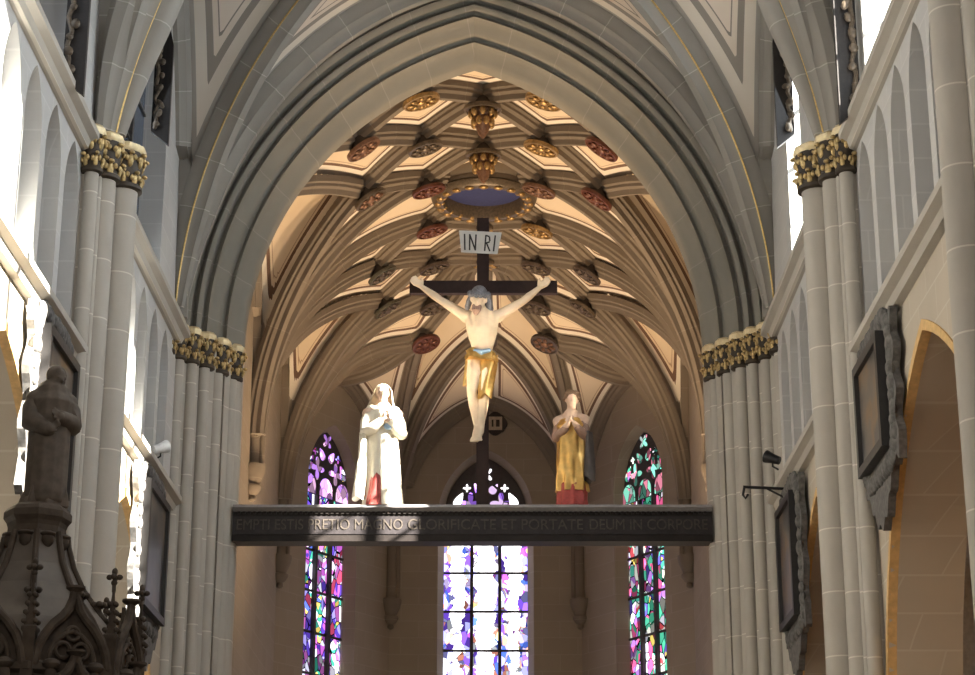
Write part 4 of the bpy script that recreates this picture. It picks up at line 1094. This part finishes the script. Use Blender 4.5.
def gable(a, r, z, w, h, parent):
    """ogee gable with a pointed opening, on the outside of the drum at angle a"""
    e = Vector((math.cos(a), math.sin(a), 0)); s_ = Vector((-e.y, e.x, 0)); c = Vector((PX,PY,z))+e*r
    prof = [(1,0), (.93,.22), (.78,.42), (.55,.60), (.32,.72), (.16,.84), (.07,1.0), (.05,1.12)]
    out = [(w*p, h*q) for p, q in prof]
    mb = MB()
    for sg in (-1, 1): mb.tube([c+s_*(sg*x)+Vector((0,0,zz)) for x, zz in out], [.042]*6+[.035,.03], 8, True)
    g = mb.build('gable', M['oak'], parent)
    mb = MB(); poly = [(-x*.96, zz*.96) for x, zz in out]+[(x*.96, zz*.96) for x, zz in out[::-1]]
    mb.prism(poly, c-e*.05, s_, (0,0,1), -e*.03); mb.build('infill', M['oak'], g, False)
    mb = MB()
    mb.tube([c+s_*(w*.62*math.sin(PI/2*(k/8-1)))+Vector((0,0,h*.05+parc(abs(w*.62*math.sin(PI/2*(k/8-1))), w*.62, w*.62*1.3))) for k in range(17)], .022, 8)
    for x, zz, r_ in ((-w*.25,h*.22,w*.2), (w*.25,h*.22,w*.2), (0,h*.48,w*.17)): mb.tube([c+s_*(x+r_*math.cos(2*PI*k/16))+Vector((0,0,zz+r_*math.sin(2*PI*k/16))) for k in range(17)], .018, 7)
    mb.build('tracery', M['oak'], g)
    mb = MB(); f = c+Vector((0,0,h*1.1))
    mb.lathe([(.03,-.06),(.035,0),(.085,.035),(.085,.055),(.03,.06)], f, 10); mb.build('finial', M['oak'], g)
for k in range(K):
    am = A0+2*PI*(k+.5)/K
    gable(am, .95, 4.34, .34, .58, t)
    gable(am, 1.04, 3.90, .36, .46, t)
    ac = A0+2*PI*k/K
    pinnacle((PX+.99*math.cos(ac), PY+.99*math.sin(ac), 4.1), .98, .075, t)
    for off in (-.2, .2):
        a = am+off; mb = MB(); c = Vector((PX+1.02*math.cos(a), PY+1.02*math.sin(a), 4.33))
        mb.ell(c, (.08,.08,.05), None, 9, 6); mb.ell(c+Vector((0,0,-.10)), (.055,.055,.08), None, 9, 6); mb.build('leaf_boss', M['oak'], t)
# the figure on top
B = (PX+.05, PY, 5.93)
t = thing('stone_figure', 'weathered brown figure in a hooded cloak standing on top of the carved canopy', 'statue', B)
T = Frame(B, .62, R(24))
mb = MB()
limb(mb, T, [(0,0,.2), (0,0,1.3), (0,-.01,1.6), (0,0,1.72)], [.2,.2,.22,.17])
for sx in (-1, 1):
    limb(mb, T, [(sx*.10,0,1.70), (sx*.24,0,1.64)], [.11,.10]); limb(mb, T, [(sx*.24,0,1.64), (sx*.28,-.08,1.30)], [.10,.08]); limb(mb, T, [(sx*.28,-.08,1.30), (sx*.08,-.34,1.22+sx*.10)], [.085,.055])
    hand(mb, T, (sx*.08,-.34,1.22+sx*.10), (-sx*.6,-.2,.35), (0,-1,.2), .21, .5, -sx)
limb(mb, T, [(0,0,1.74), (.03,-.08,1.88)], [.09,.085])
HL, HS = head(mb, T, (.05,-.10,1.98), .34, R(14), R(20), 0)
body = remesh(mb, 'figure', M['greystatue'], t, .011, 3)
mb = MB(); robe(mb, T, [(.0,.34,.28,0,.02), (.4,.27,.24,0,0), (.9,.235,.21,0,0), (1.25,.235,.21,0,0), (1.5,.27,.22,0,0), (1.66,.24,.19,0,0), (1.77,.13,.13,0,0)], .15, 7, 72, 2.4, 1.0); mb.build('cloak', M['greystatue'], body)
mb = MB()
for sx in (-1, 1): mb.tube([T((sx*.20,.02,1.66)), T((sx*.27,-.03,1.48)), T((sx*.29,-.10,1.28)), T((sx*.10,-.30,1.22+sx*.10))], [.10,.11,.11,.07], 12, True)
mb.build('sleeves', M['greystatue'], body)
mb = MB(); mb.ell(HL((0,.20,.16)), (.10,.09,.10), HS); mb.ell(HL((0,.26,-.3)), (.09,.08,.11), HS)
mb.build('hood', M['greystatue'], body)

# ------------------------------------------------------------------ light
w = bpy.data.worlds.new('sky'); sc.world = w; w.use_nodes = True
bg = w.node_tree.nodes['Background']; bg.inputs[0].default_value = (.80,.90,1,1); bg.inputs[1].default_value = 1.2
def light(kind, name, loc, energy, color, target=None, **kw):
    l = bpy.data.lights.new(name, kind); l.energy = energy; l.color = color
    for k, v in kw.items(): setattr(l, k, v)
    o = bpy.data.objects.new(name, l); COL.objects.link(o); o.location = loc
    if target is not None: o.rotation_euler = (Vector(target)-Vector(loc)).to_track_quat('-Z', 'Y').to_euler()
    return o
light('SUN', 'sun', (30,-20,40), 110, (1,.94,.82), (30-.75*10, -20+.45*10, 40-.5*10), angle=R(.6))
# unseen fill light added behind the camera, and daylight of the clerestory
light('AREA', 'west_fill_light', (0,-5.5,11), 1000, (1,.91,.80), (0,20,8), shape='RECTANGLE', size=7, size_y=10)
for y in (14.1, 22.4, 30.6):
    light('AREA', 'clerestory_daylight', (NX+WN-.1, y, 15.5), 270, (.86,.95,1), (-5, y, 12), spread=R(140), shape='RECTANGLE', size=3, size_y=5)
    light('AREA', 'clerestory_daylight', (NX-WN+.1, y, 15.5), 75, (.88,.94,1), (5, y, 12), spread=R(140), shape='RECTANGLE', size=3, size_y=5)
# warm floodlights of the choir, low on the choir floor
for sx in (-1, 1):
    light('SPOT', 'choir_floodlight', (XC+sx*1.6, 40.2, 1.6), 7600, (1,.69,.40), (XC, 43.0, 20.0), spot_size=R(66), spot_blend=.6, shadow_soft_size=.3)
light('SPOT', 'crossing_spot', (NX-5.0, 32.4, LOW+.5), 2000, (1,.82,.58), (KX, 36, 13.2), spot_size=R(22), spot_blend=.7, shadow_soft_size=.12)
light('SPOT', 'crossing_spot', (NX+4.9, 33.3, LOW+.6), 1400, (1,.82,.58), (KX+.3, 36, 13.0), spot_size=R(26), spot_blend=.7, shadow_soft_size=.12)
for sx in (-1, 1):
    light('POINT', 'apse_fill_light', (XC+sx*3.2, 44.5, 4.5), 190, (1,.80,.60), shadow_soft_size=.4)  # unseen fill added to lift the apse walls
light('AREA', 'aisle_lamp', (NX+7.6, 22, 9.8), 90, (1,.66,.34), (NX+8.5, 22, 0), shape='RECTANGLE', size=1.5, size_y=1.5)
light('AREA', 'aisle_lamp', (NX-7.6, 24, 9.8), 160, (1,.80,.55), (NX-8.0, 24, 0), shape='RECTANGLE', size=1.5, size_y=1.5)

# ------------------------------------------------------------------ camera
cam = bpy.data.cameras.new('camera'); co = bpy.data.objects.new('camera', cam); COL.objects.link(co)
co.location = (.38, 0, 1.6); co.rotation_euler = (R(90+18.3), 0, 0)
cam.sensor_width = 36; cam.lens = 36*2000/975; cam.shift_x = (487.5-496)/975; cam.clip_end = 300
sc.camera = co
sc.view_settings.view_transform = 'Standard'; sc.view_settings.look = 'None'; sc.view_settings.exposure = 0; sc.view_settings.gamma = 1
sc.cycles.use_denoising = True
sc.cycles.max_bounces = 6; sc.cycles.diffuse_bounces = 4; sc.cycles.sample_clamp_indirect = 6
